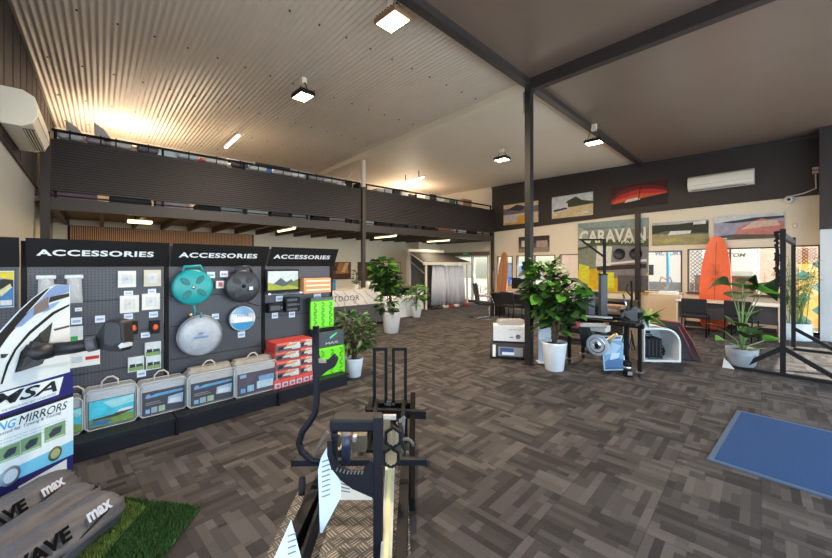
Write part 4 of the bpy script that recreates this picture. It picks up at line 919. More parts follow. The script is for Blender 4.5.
# monstera in grey bowl, right
p = fl(742,370)
t = thing('potted_monstera','broad leaved monstera in a grey bowl pot beside the black timber stand','potted plant',(p.x-.02,p.y+.16,0)); pot(t,.20,.31,mat('grey_bowl', srgb(150,156,164), .4, var=.03),'round')
f = M(); s = M(); rd = random.Random(4)
def R2W(dx, dz, dy=0): return Vector((CS*dx-SN*dy, SN*dx+CS*dy, dz))
for dx,dz,dy,L,W,mi,dr in ((-.30,.42,-.1,.34,.22,1,.35),(-.12,.66,-.05,.40,.34,0,.7),(-.02,.86,.05,.36,.34,0,.6),(.02,1.10,0,.50,.42,0,1.0),(-.14,1.06,.05,.46,.40,0,.9),(.16,1.02,.1,.46,.44,2,.8),(.26,.98,-.05,.42,.40,1,1.0),(.34,.42,0,.38,.16,1,.5),(.22,.5,.1,.34,.2,0,.5),(.05,.55,-.1,.30,.24,0,.3),(-.2,.56,.1,.3,.2,2,.3),(.24,.34,-.15,.3,.15,2,.6),(.20,.80,.1,.36,.3,2,.7),(.38,1.06,.1,.42,.40,0,1.0),(-.08,.5,-.15,.3,.24,0,.5)):
    dz += .2 if dz > .8 else 0; tip = R2W(dx,dz,dy); s.tube([(0,0,.24),R2W(dx*.25,.24+(dz-.24)*.55,dy*.3),tip], [.012,.009,.006], 6)
    d = R2W(dx if abs(dx)>.05 else .1, .25, dy); d.z = .18
    leaf(f, tip, d, L, W*1.15, dr, mi, 2, rd.uniform(-.5,.5))
f.done('foliage', [LF_D,LF_B,LF_M], t); s.done('stem', mat('green_stem', srgb(110,140,80), .5), t)
# bamboo in low white planter
p = fl(797,336.5)
t = thing('potted_bamboo','tall airy bamboo in a wide white pot before the right end window','potted plant',(p.x-.02,p.y-.45,0)); pot(t,.27,.36,POTW,'straight')
f = M(); s = M(); rd = random.Random(8)
for i in range(22):
    a = rd.uniform(0,6.28); q = rd.uniform(.03,.17); lx, ly = rd.uniform(-.3,.28), rd.uniform(-.2,.15); H = rd.uniform(1.2,1.95)
    s.tube([(math.cos(a)*q,math.sin(a)*q,.3),(math.cos(a)*q+lx*.3,math.sin(a)*q+ly*.3,H*.55),(math.cos(a)*q+lx,math.sin(a)*q+ly,H)], [.008,.007,.003], 5)
    for j in range(26):
        u = rd.uniform(.3,1); px = math.cos(a)*q+lx*u*u; py = math.sin(a)*q+ly*u*u; an = rd.uniform(0,6.28)
        leaf(f, (px,py,.3+(H-.3)*u), (math.cos(an),math.sin(an),rd.uniform(-.1,.6)), rd.uniform(.1,.17), .022, .5, rd.choice((0,1)), 0, rd.uniform(-.6,.6))
f.done('foliage', [LF_M, leafmat('leaf_olive', srgb(110,140,80), srgb(160,180,110))], t); s.done('stem', mat('green_stem', (0,0,0)), t)

# ------------------------------------------------------------------ reception counter and drawers
def marble():
    m = mat('marble', srgb(226,222,216), .25, var=.0); n = m.node_tree.nodes; l = m.node_tree.links
    wv = n.new('ShaderNodeTexWave'); wv.inputs['Scale'].default_value = 2.2; wv.inputs['Distortion'].default_value = 7; wv.inputs['Detail'].default_value = 3; wv.bands_direction = 'DIAGONAL'
    tc = n.new('ShaderNodeTexCoord'); l.new(tc.outputs['Object'], wv.inputs[0]); cr = n.new('ShaderNodeValToRGB'); l.new(wv.outputs['Fac'], cr.inputs[0])
    cr.color_ramp.elements[0].position = .0; cr.color_ramp.elements[0].color = srgb(186,182,176)+(1,); cr.color_ramp.elements[1].position = .10; cr.color_ramp.elements[1].color = srgb(232,228,222)+(1,)
    l.new(cr.outputs[0], n['Principled BSDF'].inputs['Base Color']); return m
MARB = marble()
t = thing('reception_counter','reception counter with a pale marbled upper band over a dark grey front','counter',(-8.0,4.4,0),R_(90)); 
M().b2(-1.6,1.42,.02,.58,.0,.56).done('front_panel', mat('counter_grey', srgb(84,84,90), .5), t)
M().b2(-1.62,1.44,0,.6,.56,.94).done('marble_band', MARB, t, bev=.004)
M().b2(-1.62,1.44,0,.6,.94,.96).done('worktop', mat('worktop_white', srgb(226,218,206), .3), t)
text('OUTDOOR', 1.05, .13, mat('letter_black', srgb(60,58,58), .5), t, (.12,-.004,.76), bold=.0, space=1.15)
M().b2(-1.6,1.42,.0,.02,.0,.06).done('plinth', BLKM, t)
# items on the counter
t = thing('computer_monitor','black monitor back seen on the reception counter below the sunburst photo','monitor',(-8.3,4.03,.96),R_(90)); M().b2(-.24,.24,-.02,.02,.1,.36,bev=.01).done('screen', BLKP, t); M().b2(-.03,.03,0,.03,.01,.15).done('stand', BLKP, t); M().b2(-.1,.1,-.06,.08,0,.012).done('foot', BLKP, t)
t = thing('brochure_holder','small blue brochure holder on the counter right of the monitor','holder',(-8.25,4.42,.96),R_(90)); M().b2(-.07,.07,-.02,.02,0,.26).done('body', flat(30,90,140), t); M().b2(-.06,.06,-.03,-.021,.02,.2).done('brochure', flat(50,120,160), t)
bushy('leafy stems in a white vase on the reception counter left of the fig', (-8.3,5.15,.96), .05, .12, .52, .12, 46, (.08,.16), .4, 31, mats=(LF_D,LF_M), low=.0)
t = thing('table_lamp','small white globe ornament on the reception counter beside the vase','ornament',(-8.2,5.45,.96)); M().lathe([(0,0),(.05,0),(.05,.015),(.012,.03),(.012,.08)],(0,0,0),14).done('base', WHT, t); M().lathe([(.001,.06),(.05,.08),(.07,.13),(.05,.18),(.001,.2)],(0,0,0),16).done('globe', WHT, t)
t = thing('drawer_unit','low white drawer unit between the counter and the small potted plant','drawers',(-8.55,6.9,0),R_(90))
M().b2(-.95,.75,0,.55,0,.62).done('body', WHT, t)
for i in range(2):
    for k in range(3):
        d_ = M().b2(-.94+.56*k,-.40+.56*k,-.018,-.001,.06+.28*i,.33+.28*i).done('drawer', mat('drawer_white', srgb(232,232,230), .35), t)
        M().b2(-.75+.56*k,-.59+.56*k,-.03,-.018,.27+.28*i,.285+.28*i).done('handle', ALU, d_)
t = thing('side_panel_unit','tall white end unit against the reception counter behind the tall fig','cabinet',(-7.98,6.0,0),R_(90)); M().b2(-.14,.3,.02,.5,0,.62).done('body', WHT, t); M().b2(-.14,.3,.0,.02,.3,.31).done('shelf_line', GREYPL, t)
t = thing('office_desk','brown topped desk with a white end panel by the fire signs','desk',(-9.6,7.9,0),R_(90))
M().b2(-1.2,.9,0,.6,.80,.83).done('desk_top', mat('walnut', srgb(110,76,54), .4, var=.1, scale=6), t); M().b2(.62,.9,.03,.57,0,.80).done('end_panel', WHT, t); M().b2(-1.2,-1.16,.03,.57,0,.80).done('side_panel', BLKM, t)
M().b2(-1.16,.62,.5,.52,.3,.8).done('modesty_panel', BLKM, t)
# ------------------------------------------------------------------ awning display
AWX = -9.45
CLOTH = mat('awning_cream', srgb(226,216,196), .7, var=.03)
t = thing('awning_display','cream awning display with a hanging pale grey curtain in the far corner','awning',(AWX,8.75,0),R_(90))
W_ = 2.3
M().b2(0,.06,0,.06,0,1.68).done('front_post', CLOTH, t); M().b2(W_-.06,W_,0,.06,0,1.68).done('front_post', CLOTH, t)
M().b2(-.1,-.02,.8,.98,0,2.1).done('side_wall', mat('side_grey', srgb(176,170,164), .6), t)
M().b2(0,W_-.6,.93,.97,0,2.08).done('back_wall', mat('shade_grey', srgb(92,88,86), .7), t)
M().prism([(-.1,0,1.70),(W_+.1,0,1.70),(W_-.6,.85,2.1),(-.12,.85,2.1)], (0,0,.025)).done('canopy', mat('canopy_grey', srgb(74,66,60), .6), t)
M().b2(-.12,W_+.12,-.03,.03,1.60,1.71).done('valance', CLOTH, t); M().b2(-.14,W_-.55,.8,.9,2.08,2.2).done('cassette', CLOTH, t)
M().bar((-.08,.03,1.68),(-.08,.85,2.1),.05,.05).done('arm', CLOTH, t); M().bar((-.06,.03,1.3),(-.06,.8,1.75),.04,.04).done('brace', ALU, t)
b = M(); n = 90; vs = []
for i in range(n+1):
    x = .42+(W_-.62)*i/n; yw = .1+.085*math.sin(i*.42+math.sin(i*.13)*2)+.03*math.sin(i*1.3+1)
    vs += [(x,.10+.02*math.sin(i*.9),1.58),(x+.02*math.sin(i*.4),yw,.85),(x+.03*math.sin(i*.5),yw*1.15,.10)]
b.add(vs, [(3*i,3*i+1,3*i+4,3*i+3) for i in range(n)]+[(3*i+1,3*i+2,3*i+5,3*i+4) for i in range(n)], 0, True)
o = b.done('curtain', mat('curtain_grey', srgb(206,208,216), .7, var=.04), t); sm = o.modifiers.new('s','SOLIDIFY'); sm.thickness = .006
rd = random.Random(2)
for i,(y,c,n_) in enumerate(((9.05,(36,36,40),'black'),(9.35,(60,58,60),'charcoal'),(9.65,(190,188,190),'pale grey'),(9.95,(150,40,44),'dark red'),(10.25,(214,210,204),'off white'),(10.55,(90,84,84),'grey brown'),(10.85,(200,60,50),'bright red'))):
    o = M().box((0,0,.05),(.24,.16,.10),None,0,.03).done('accessory_bag', mat('goods_%d_%d_%d' % c, srgb(*c), .7, var=.1), None, (AWX+.08,y,0), R_(80+20*rd.random())); tag(o, '%s small bag on the floor along the foot of the grey curtain' % n_, 'bag', 'small bags under the curtain')
# ------------------------------------------------------------------ desks and chairs
def desk(label, x0, x1, y0, y1, top, panel, group=None, h=.75, two=False):
    t = thing('desk', label, 'desk', ((x0+x1)/2,(y0+y1)/2,0), 0, group); w_, d_ = x1-x0, y1-y0
    M().b2(-w_/2,w_/2,-d_/2,d_/2,h-.03,h,bev=.004).done('desk_top', top, t)
    for s in (-1,1): M().b2(s*w_/2-s*.03-.015,s*w_/2-s*.03+.015,-d_/2+.04,d_/2-.04,0,h-.03).done('side_panel', panel if two is False else top, t)
    M().b2(-w_/2+.06,w_/2-.06,-d_/2+.10,-d_/2+.12,.33,h-.03).done('modesty_panel', panel, t)
    return t
DESKT = mat('desk_cream', srgb(224,210,190), .4, var=.02); DGREY = mat('desk_dark_grey', srgb(66,62,62), .5); DBLK = mat('desk_black', srgb(34,32,33), .35)
desk('cream topped desk with dark front panel under the orange surfboard', -2.45,-.62,10.55,11.25, DESKT, DGREY, two=True)
desk('black desk left of the free post, in front of the wooden surfboard', -6.95,-5.1,9.15,9.95, mat('desk_walnut_edge', srgb(70,54,48), .3), DBLK, 'black desks')
desk('black desk in front of the caravan magazine banner', -4.75,-3.0,9.0,9.8, DBLK, DBLK, 'black desks')
def chair_proto(label, loc, rz, group=None):
    t = thing('visitor_chair', label, 'chair', loc, rz, group); fm = mat('chair_fabric_black', srgb(30,30,34), .8, var=.1, scale=60)
    M().box((0,0,.45),(.46,.45,.07),None,0,.03).done('seat', fm, t)
    M().box((0,.22,.68),(.46,.05,.34),(R_(-8),0,0),0,.024).done('backrest', fm, t)
    for sx in (-1,1):
        M().tube([(sx*.22,-.2,0),(sx*.22,-.19,.43)], .012, 8).done('leg', BLKM, t)
        M().tube([(sx*.22,.26,0),(sx*.22,.2,.43),(sx*.22,.22,.75)], .012, 8).done('leg', BLKM, t)
    M().tube([(-.22,-.2,.42),(.22,-.2,.42)], .011, 8).tube([(-.22,.2,.42),(.22,.2,.42)], .011, 8).done('seat_frame', BLKM, t)
    return t
c1 = chair_proto('black visitor chair with its back to us at the cream desk, below the orange surfboard', (-1.98,10.2,0), math.pi+R_(4), 'black visitor chairs')
dup(c1, (-1.2,10.25,0), math.pi-R_(8), 'black visitor chair at the cream desk half hidden by the monstera leaves', 'black visitor chairs')
dup(c1, (-5.9,8.75,0), math.pi, 'black visitor chair with its back to us at the black desk left of the post', 'black visitor chairs')
dup(c1, (-4.2,10.1,0), 0, 'black visitor chair on the far side of the desk before the caravan banner', 'black visitor chairs')
# cantilever chair
t = thing('cantilever_chair','black cantilever chair with arms and metal sled base, left end of the black desk','chair',(-6.75,8.6,0),math.pi-R_(35)); fm = mat('chair_fabric_black', (0,0,0))
M().box((0,0,.46),(.48,.46,.06),None,0,.025).done('seat', fm, t); M().box((0,.23,.78),(.46,.04,.56),(R_(-8),0,0),0,.018).done('backrest', mat('chair_mesh_grey', srgb(76,72,76), .7), t)
for s in (-1,1): M().tube([(s*.24,.24,.015),(s*.24,-.22,.015),(s*.25,-.25,.06),(s*.25,-.24,.44),(s*.25,-.15,.66),(s*.25,.2,.68)], .012, 8).done('sled_leg', CHROME, t); M().b2(s*.25-.025,s*.25+.025,-.14,.16,.675,.70).done('armrest', mat('arm_wood', srgb(170,130,96), .4), t)
M().tube([(-.24,.24,.015),(.24,.24,.015)], .012, 8).done('base_bar', CHROME, t)
# monitor and printer on the black desk
t = thing('computer_monitor','black monitor on the black desk beside the wooden surfboard','monitor',(-6.15,9.6,.75),R_(6)); M().b2(-.28,.28,-.02,.02,.12,.46,bev=.008).done('screen', BLKP, t); M().b2(-.03,.03,.0,.03,.01,.2).done('stand', BLKP, t); M().b2(-.12,.12,-.08,.1,0,.012).done('foot', BLKP, t)
for i,(x,y,lab) in enumerate(((-5.2+1.0,9.35,'blue grey storage crate on the black desk before the banner'),)):
    t = thing('storage_crate', lab, 'crate', (x,y,.75)); M().box((0,0,.08),(.4,.3,.16),None,0,.01).done('body', mat('crate_blue', srgb(70,76,110), .6), t); M().b2(-.21,.21,-.16,.16,.16,.175).done('lid', mat('crate_blue_lid', srgb(56,60,92), .6), t)
# surfboards
def surfboard(label, x, y, w_, H, m, lean, m2, strg):
    t = thing('surfboard', label, 'surfboard', (x,y,0.0), 0, 'surfboards leaning on the rear wall', rot=(R_(-lean),0,0))
    pts = []; n = 34; ou = []
    for i in range(n+1):
        v = 1-(1-i/n)**2; ww = w_/2*(math.sin(math.pi*min(1,v*.82+.18))**.36 if v < .999 else .0)
        if v < .05: ww *= .7+v*6
        ou.append((ww, v*H))
    prof = [(a,z) for a,z in ou]+[(-a,z) for a,z in reversed(ou) if a > .001]
    if prof[0][0] < 0: prof = prof[1:]
    M().prism([(a,0,z) for a,z in prof], (0,.06,0)).done('board', m, t, bev=.02)
    M().b2(-.006,.006,-.004,.0,H*.04,H*.94).done('stringer', m2, t)
    if strg:
        b = M()
        for k in range(26):
            a = math.radians(200+k*13.5); r0, r1 = .05, .12+.05*(k%3)
            b.bar((math.cos(a)*r0*.8,-.003,H*.56+math.sin(a)*r0),(math.cos(a)*r1*.9,-.003,H*.56+math.sin(a)*r1*1.6),.004,.004)
        b.done('emblem', mat('emblem_brown', srgb(110,50,30), .6), t)
        b = M()
        for k in range(14):
            a = (k-6.5)/7*w_*.38; b.bar((a,-.002,H*.08),(a*.55,-.002,H*.5),.004,.003)
            if abs(a*.7) < w_*.3: b.bar((a*.4,-.002,H*.7),(a*.7,-.002,H*.86),.004,.003)
        b.done('ray_pattern', mat('orange_light', srgb(240,130,60), .4), t)
    return t
surfboard('bright orange surfboard standing behind the cream desk', -1.86, 11.45, .62, 2.36, mat('surf_orange', srgb(226,82,26), .3, var=.08, scale=6), 11.5*0+9, mat('stringer_dark', srgb(150,50,24), .5), True)
surfboard('wooden brown surfboard standing at the left end of the rear windows', -8.28, 11.55, .44, 2.12, mat('surf_wood', srgb(178,116,76), .4, var=.1, scale=5), 7, mat('stringer_brown', srgb(130,80,50), .5), False)
t = thing('trophy','pale rope heart ornament on the window ledge left of the orange surfboard','ornament',(-2.95,11.7,.0))
M().b2(-.35,.35,-.2,.2,0,.80).done('cabinet', mat('ledge_cream', srgb(214,190,160), .6), t); M().tube([(.0,0,.8),(.02,0,.95),(.16,0,1.15),(.12,0,1.27),(.02,0,1.2),(-.08,0,1.27),(-.12,0,1.14),(0,0,.95)], .02, 8).done('heart', mat('rope_tan', srgb(196,150,110), .7), t); M().b2(-.12,.3,-.1,.1,.8,.88).done('books', WHT, t)
struct(M().b2(-3.74,-3.62,11.86,11.97,0,3.12).done('trim_9', mat('charcoal_steel', (0,0,0))))

for i,(x,y,lab) in enumerate(((-11.2,14.0,'yellow green shrub outside the glazed exit doors, left of the blue bin'),(-9.2,14.2,'yellow green shrub outside the glazed exit doors, right of the blue bin'))):
    bushy(lab, (x,y,-.04), .22, .3, 1.0, .4, 70, (.16,.3), .3, 51+i, mats=(LF_M, leafmat('leaf_yellow', srgb(150,160,60), srgb(200,200,90))), low=.0, bright=.7)
# ------------------------------------------------------------------ black timber stand on the right
t = thing('timber_stand','tall black timber stand with braced feet at the right, beside the monstera','stand',(-.42,7.4,0)); BT = mat('black_timber', srgb(22,21,23), .55, var=.08, scale=10, spec=.3)
for Y_, n_ in ((0,'near'),(2.45,'rear')):
    M().b2(-.66 if Y_==0 else .0,1.05,Y_-.04,Y_+.04,.0,.04).done('base_rail', BT, t)
    M().b2(-.03,.03,Y_-.03,Y_+.03,.05,2.12).done('upright', BT, t)
    if Y_ == 0: M().bar((-.01,Y_,.40),(-.42,Y_,.07),.045,.06).done('brace', BT, t)
    M().bar((.01,Y_,.40),(.52,Y_,.07),.045,.06).done('brace', BT, t)
M().b2(-.03,.03,.05,2.4,1.98,2.06).done('top_rail', BT, t)
b = M(); rd = random.Random(6)
for k in range(26): b.box((-.06+rd.uniform(-.012,.012),.0,1.30+k*.031),(.045+rd.uniform(-.01,.02),.05,.034),(0,rd.uniform(-.3,.3),0))
b.done('hanging_straps', BLKP, t)
M().prism([(-.66,-.1,.002),(-.52,-.1,.002),(-.64,-.1,.15)], (0,.03,0)).done('corner_bracket', WHT, t)
# ------------------------------------------------------------------ blue entrance mat
t = thing('entrance_mat','bright blue rectangular entrance mat with grey edging on the carpet','mat',(-.65,3.74,0))
M().b2(.04,2.5,.04,1.47,.0,.014).done('pile', mat('blue_pile', srgb(20,62,112), .95, var=.22, scale=70, bump=.6), t)
M().b2(0,2.54,0,.04,0,.012).b2(0,2.54,1.47,1.51,0,.012).b2(0,.04,.04,1.47,0,.012).b2(2.5,2.54,.04,1.47,0,.012).done('edging', mat('mat_edging', srgb(70,92,118), .6), t)
# ------------------------------------------------------------------ artificial grass squares
def grass(name, label, pts, z, c1, c2, n, seed):
    w_ = [fl(*p) for p in pts]; cx = sum((p for p in w_), Vector())/len(w_); loc = (cx.x,cx.y,z)
    t = thing(name, label, 'artificial grass', loc); q = [Vector((p.x-cx.x,p.y-cx.y,0)) for p in w_]
    M().prism(q, (0,0,.012)).done('backing', mat('turf_backing', srgb(36,48,24), .9), t)
    b = M(); rd = random.Random(seed); A = q
    for i in range(n):
        u, v = rd.random(), rd.random(); p = (A[0]*(1-u)+A[1]*u)*(1-v)+(A[3]*(1-u)+A[2]*u)*v
        a = rd.uniform(0,6.28); d = Vector((math.cos(a),math.sin(a),0))*.004; l = Vector((rd.uniform(-.012,.012),rd.uniform(-.012,.012),rd.uniform(.018,.03)))
        b.add([p+Vector((0,0,.011))-d, p+Vector((0,0,.011))+d, p+Vector((0,0,.011))+l], [(0,1,2)], 0 if rd.random()<.6 else 1)
    b.done('turf', [mat('blade_%d' % c1[1], srgb(*c1), .6), mat('blade_%d' % c2[1], srgb(*c2), .6)], t)
grass('artificial_grass', 'larger dark green square of artificial grass on the floor beside the rolled bags', [(60,590),(120,500),(201,509),(142,590)], .001, (40,72,24), (62,98,36), 9000, 1)
grass('artificial_grass', 'lighter green strip of artificial grass partly under the rolled bags', [(20,600),(112,503),(147,511),(70,600)], .014, (96,116,46), (120,142,64), 5000, 2)
# ------------------------------------------------------------------ rolled grey bags
BAGM = mat('bag_slate', srgb(78,77,82), .6, var=.16, scale=9, bump=.9)
def bag(F0, F1, R0, R1, rr, label, z0=0.0, word=True, fl_=.75, seed=0, tpos=.62):
    a = fr(F0, R0, z0); c = fr(F1, R1, z0); d = (c-a); L = d.length; rz = math.atan2(d.y, d.x)
    t = thing('rolled_bag', label, 'bag', (a.x,a.y,z0), rz, 'rolled grey bags beside the mirror board'); rd = random.Random(seed)
    b = M(); n = 34; seg = 44; vs = []
    for i in range(n+1):
        v = i/n; r = rr*(1+.05*math.sin(v*9+seed))
        if v > .88: r *= max(.22, 1-((v-.88)/.12)**2*.8)
        for k in range(seg):
            an = 2*math.pi*k/seg; q = 1+.05*math.sin(an*4+v*7+seed)+.045*math.sin(an*9-v*9+seed*2)+.02*math.sin(an*14+v*23)
            vs.append((v*L, math.cos(an)*r*q, rr*fl_+math.sin(an)*r*q*fl_))
    b.add(vs, [(i*seg+k,(i+1)*seg+k,(i+1)*seg+(k+1)%seg,i*seg+(k+1)%seg) for i in range(n) for k in range(seg)], 0, True)
    b.f.append(tuple(range(seg))); b.mi.append(0); b.sm.append(False); b.f.append(tuple(n*seg+k for k in reversed(range(seg)))); b.mi.append(0); b.sm.append(False)
    b.done('bag', BAGM, t)
    M().tube([(L*.955,math.cos(q)*rr*.62,rr*fl_+math.sin(q)*rr*.62*fl_) for q in [k*math.pi/8 for k in range(17)]], .006, 6, cap=False).tube([(L*.955,-rr*.5,rr*1.2),(L*.8,-rr*.9,rr*1.2),(L*.6,-rr*1.02,rr*.9),(L*.3,-rr*1.03,rr*.8)], .005, 6).done('drawstring', BLKP, t)
    if word:
        ang = R_(48); y = -rr*math.sin(ang)*1.09; z = rr*fl_+rr*fl_*math.cos(ang)*1.16
        text('WAVE', .30, .07, mat('print_black', srgb(8,8,10), .9, spec=.1), t, (L*tpos-.17,y,z), (ang,0,0), bold=.04, shear=.25)
        text('max', .15, .05, mat('print_pale', srgb(176,182,194), .6), t, (L*tpos+.13,y,z), (ang,0,0), bold=.04, shear=.25)
    return t
bag(1.15,2.56,-2.42,-2.42,.135,'rolled grey bag farthest back, lying against the mirror board, white lettering at its end',0,True,.78,1,.72)
bag(1.05,2.42,-2.17,-2.15,.13,'plain rolled grey bag with bluish sheen, lying between the two lettered bags',0,False,.8,2)
bag(1.2,2.26,-1.95,-1.87,.14,'rolled grey bag nearest the artificial grass, drawstring end pointing at it',.0285,True,.78,3,.66)
# ------------------------------------------------------------------ cut out door board with towing mirror
SR, SF = 2.63, 2.4
def sp(px, py): F = SR*FOC/(416-px); return F-SF, EYE-(py-HY)*F/FOC
def spl(pts, y): return [(sp(*p)[0], y, sp(*p)[1]) for p in pts]
o = fr(SF, -SR); t = thing('door_display_board','cut out vehicle door display board with blue and white mirror advertisement at the left edge','display board',(o.x,o.y,0),TH+math.pi/2)
out_ = [(-60,470+65),(73,474),(73,373),(70,373),(70,285),(56,284.5),(46,290),(34,299),(20,312),(8,325),(0,334),(-25,356),(-60,380)]
out3 = [(sp(*p)[0], 0, max(.012,sp(*p)[1])) for p in out_]
out3[0] = (out3[0][0],0,.012); out3[1] = (out3[1][0],0,.012)
M().prism(out3, (0,.018,0)).done('board', mat('door_white', srgb(214,226,232), .35, var=.02), t)
def art(name, items, y0=-.0008):
    b = M(); ms = []
    for i,(c,p) in enumerate(items): b.poly(spl(p, y0-.0004*i), i); ms.append(flat(*c))
    return b.done(name, ms, t)
art('door_print', [((26,24,26),[(-30,362),(0,333),(20,311),(34,298),(46,289.5),(56,284.5),(50,287.5),(30,309),(10,334),(0,348),(-30,380)]),
  ((40,34,32),[(0,345),(22,318),(40,300),(54,286),(50,298),(46,302),(30,312),(12,330)]),
  ((120,150,200),[(14,328),(34,306),(50,289),(56,285),(69,285),(69,292),(50,298),(48,302),(50,310),(36,314),(22,326)]),
  ((120,110,104),[(34,306),(48,296),(48,303),(49,308),(40,312),(33,316)]),
  ((44,38,36),[(50,297),(69,293),(69,296.5),(48,303)]),
  ((128,166,222),[(50,304),(60,301),(54,307),(36,318),(48,310)]),
  ((22,24,28),[(69,304),(69,306),(54,314),(30,334),(16,350),(8,366),(2,384),(0,384),(6,364),(14,349),(28,332),(52,312)]),
  ((226,232,234),[(52,323),(69,311),(69,342),(50,342)]),
  ((70,78,86),[(53,329),(69,325),(69,327),(54,331)]),
  ((34,36,40),[(20,352),(52,322),(48,344),(44,352),(40,365),(14,373)]),
  ((60,62,60),[(38,334),(50,325),(48,340),(44,344)]),
  ((46,48,54),[(0,354),(8,354),(4,358),(0,358)]), ((200,206,208),[(40,366),(69,361),(69,364),(36,369)])])
PUR = (34,36,110)
art('advert_print', [(PUR,[(-60,409),(72.6,371),(72.6,474),(-60,530)]), ((222,234,242),[(-60,410),(0,393),(63,376.5),(58,394.5),(0,414),(-60,434)]), ((16,20,28),[(-60,437),(72.6,393.5),(72.6,396.5),(-60,441)]),
  ((224,238,246),[(-60,441),(72.6,396.5),(72.6,441),(-60,502)]), ((112,196,236),[(-60,502),(72.6,440),(72.6,454),(-60,513)]), ((224,236,246),[(17,487),(66,459),(66,474),(20,495)]),((150,170,200),[(26,487),(56,470),(56,473),(29,489)])], -.004)
def stext(body, p0, p1, hpx, col, bold=0.0, shear=0.0):
    """lettering whose base line runs between two points of the board"""
    a0 = sp(*p0); a1 = sp(*p1); an = math.atan2(a1[1]-a0[1], a1[0]-a0[0]); L = math.hypot(a1[0]-a0[0], a1[1]-a0[1])
    xm, ym = (p0[0]+p1[0])/2, (p0[1]+p1[1])/2; h = hpx*SR/(416-xm)
    return text(body, L, h, flat(*col), t, ((a0[0]+a1[0])/2-math.sin(an)*h/2,-.0078,(a0[1]+a1[1])/2+math.cos(an)*h/2), rot=(R_(90),-an,0), bold=bold, shear=shear, depth=0.0)
stext('MSA', (-14,409.5), (56,391), 12, (28,34,44), bold=.02, shear=.3)
stext('THE MIRROR AND SEAT COVER PEOPLE', (0,412.5), (55,394.5), 2.2, (90,110,140))
stext('TOWING', (-42,444), (14.5,426.5), 9, (70,160,220), bold=.02, shear=.2)
stext('MIRRORS', (17.5,425), (66,408.5), 8, (24,28,38), bold=.0, shear=.2)
stext('Tested for Towing & Touring', (-6,438.5), (60,414.5), 4, (50,60,80), shear=.15)
for k in range(3): stext('strong fold away arms for wide caravans and trailers', (-20,448.5+3.2*k), (66,418.5+3.2*k), 1.5, (120,130,146))
for k,(x0,y0) in enumerate(((-2,455),(19.5,446),(43.5,434))):
    art('photo_print', [((120,160,120),[(x0,y0-6),(x0+21,y0-14),(x0+21,y0+1),(x0,y0+9)]),((52,66,80),[(x0+4,y0+1),(x0+9,y0-6),(x0+18,y0-9),(x0+16,y0-2),(x0+6,y0+4)]),((190,214,190),[(x0+1,y0+6.5),(x0+20,y0-.5),(x0+20,y0+.8),(x0+1,y0+8)])], -.0068)
for cx,cy,rr,c in ((54,453.5,6.5,(90,100,60)),(9,476,8,(130,146,160))):
    a, z = sp(cx,cy); r = rr*2.7/360
    bdg = M().lathe([(0,.002),(r,.002),(r,0)], (a,-.008,z), 24, axis=Vector((0,-1,0))).done('badge', flat(*c), t); M().lathe([(0,.001),(r*.7,.001)], (a,-.0105,z), 20, axis=Vector((0,-1,0))).done('badge_centre', flat(*(min(255,q+70) for q in c)), bdg)
# towing mirror
o2 = fr(2.5,-2.6); 
def dm(px, py, F, base): p = at(px, py, F); q = p-base; return q
base = Vector((o2.x,o2.y,0))
tm = thing('towing_mirror','black towing mirror on a long arm, fixed to the cut out door board','mirror',(base.x,base.y,0),0)
BM = mat('mirror_black', srgb(28,29,33), .5, var=.05)
A0 = dm(24,352,2.42,base); A1 = dm(52,350,2.52,base); A2 = dm(96,343,2.62,base)
M().prism([dm(14,372,2.36,base),dm(38,364,2.45,base),dm(46,345,2.5,base),dm(30,341,2.43,base)], Vector((CS,SN,0))*.035).done('sail_mount', BM, tm, bev=.004)
M().tube([A0,dm(38,353,2.46,base),A1], [.05,.058,.052], 14).done('arm_sleeve', BM, tm); M().tube([A1,dm(75,347,2.57,base),A2], [.046,.044,.042], 14).done('arm', BM, tm)
M().tube([dm(88,345,2.6,base),dm(97,343,2.62,base)], .052, 14).done('arm_collar', GREYPL, tm)
hd = M(); F_ = 2.62
pts = [(93,345),(96,334),(104,322),(109,319.5),(120,321),(122,323),(124,344),(121,352),(110,352),(99,350)]
hd.prism([dm(x,y,F_,base) for x,y in pts], Vector((-SN,CS,0))*.10); hd.done('mirror_head', BM, tm, bev=.012)
M().prism([dm(x,y,F_-.004,base) for x,y in ((105,323),(117,323),(120,326),(121,342),(112,346),(104,344))], Vector((-SN,CS,0))*.006).done('head_face', mat('mirror_grey', srgb(58,60,66), .4), tm)
M().prism([dm(x,y,F_-.008,base) for x,y in ((118,346),(121,343),(127,343.5),(127,347),(120,348.5))], Vector((-SN,CS,0))*.05).done('indicator_lens', mat('frosted_lens', srgb(200,204,206), .2), tm)
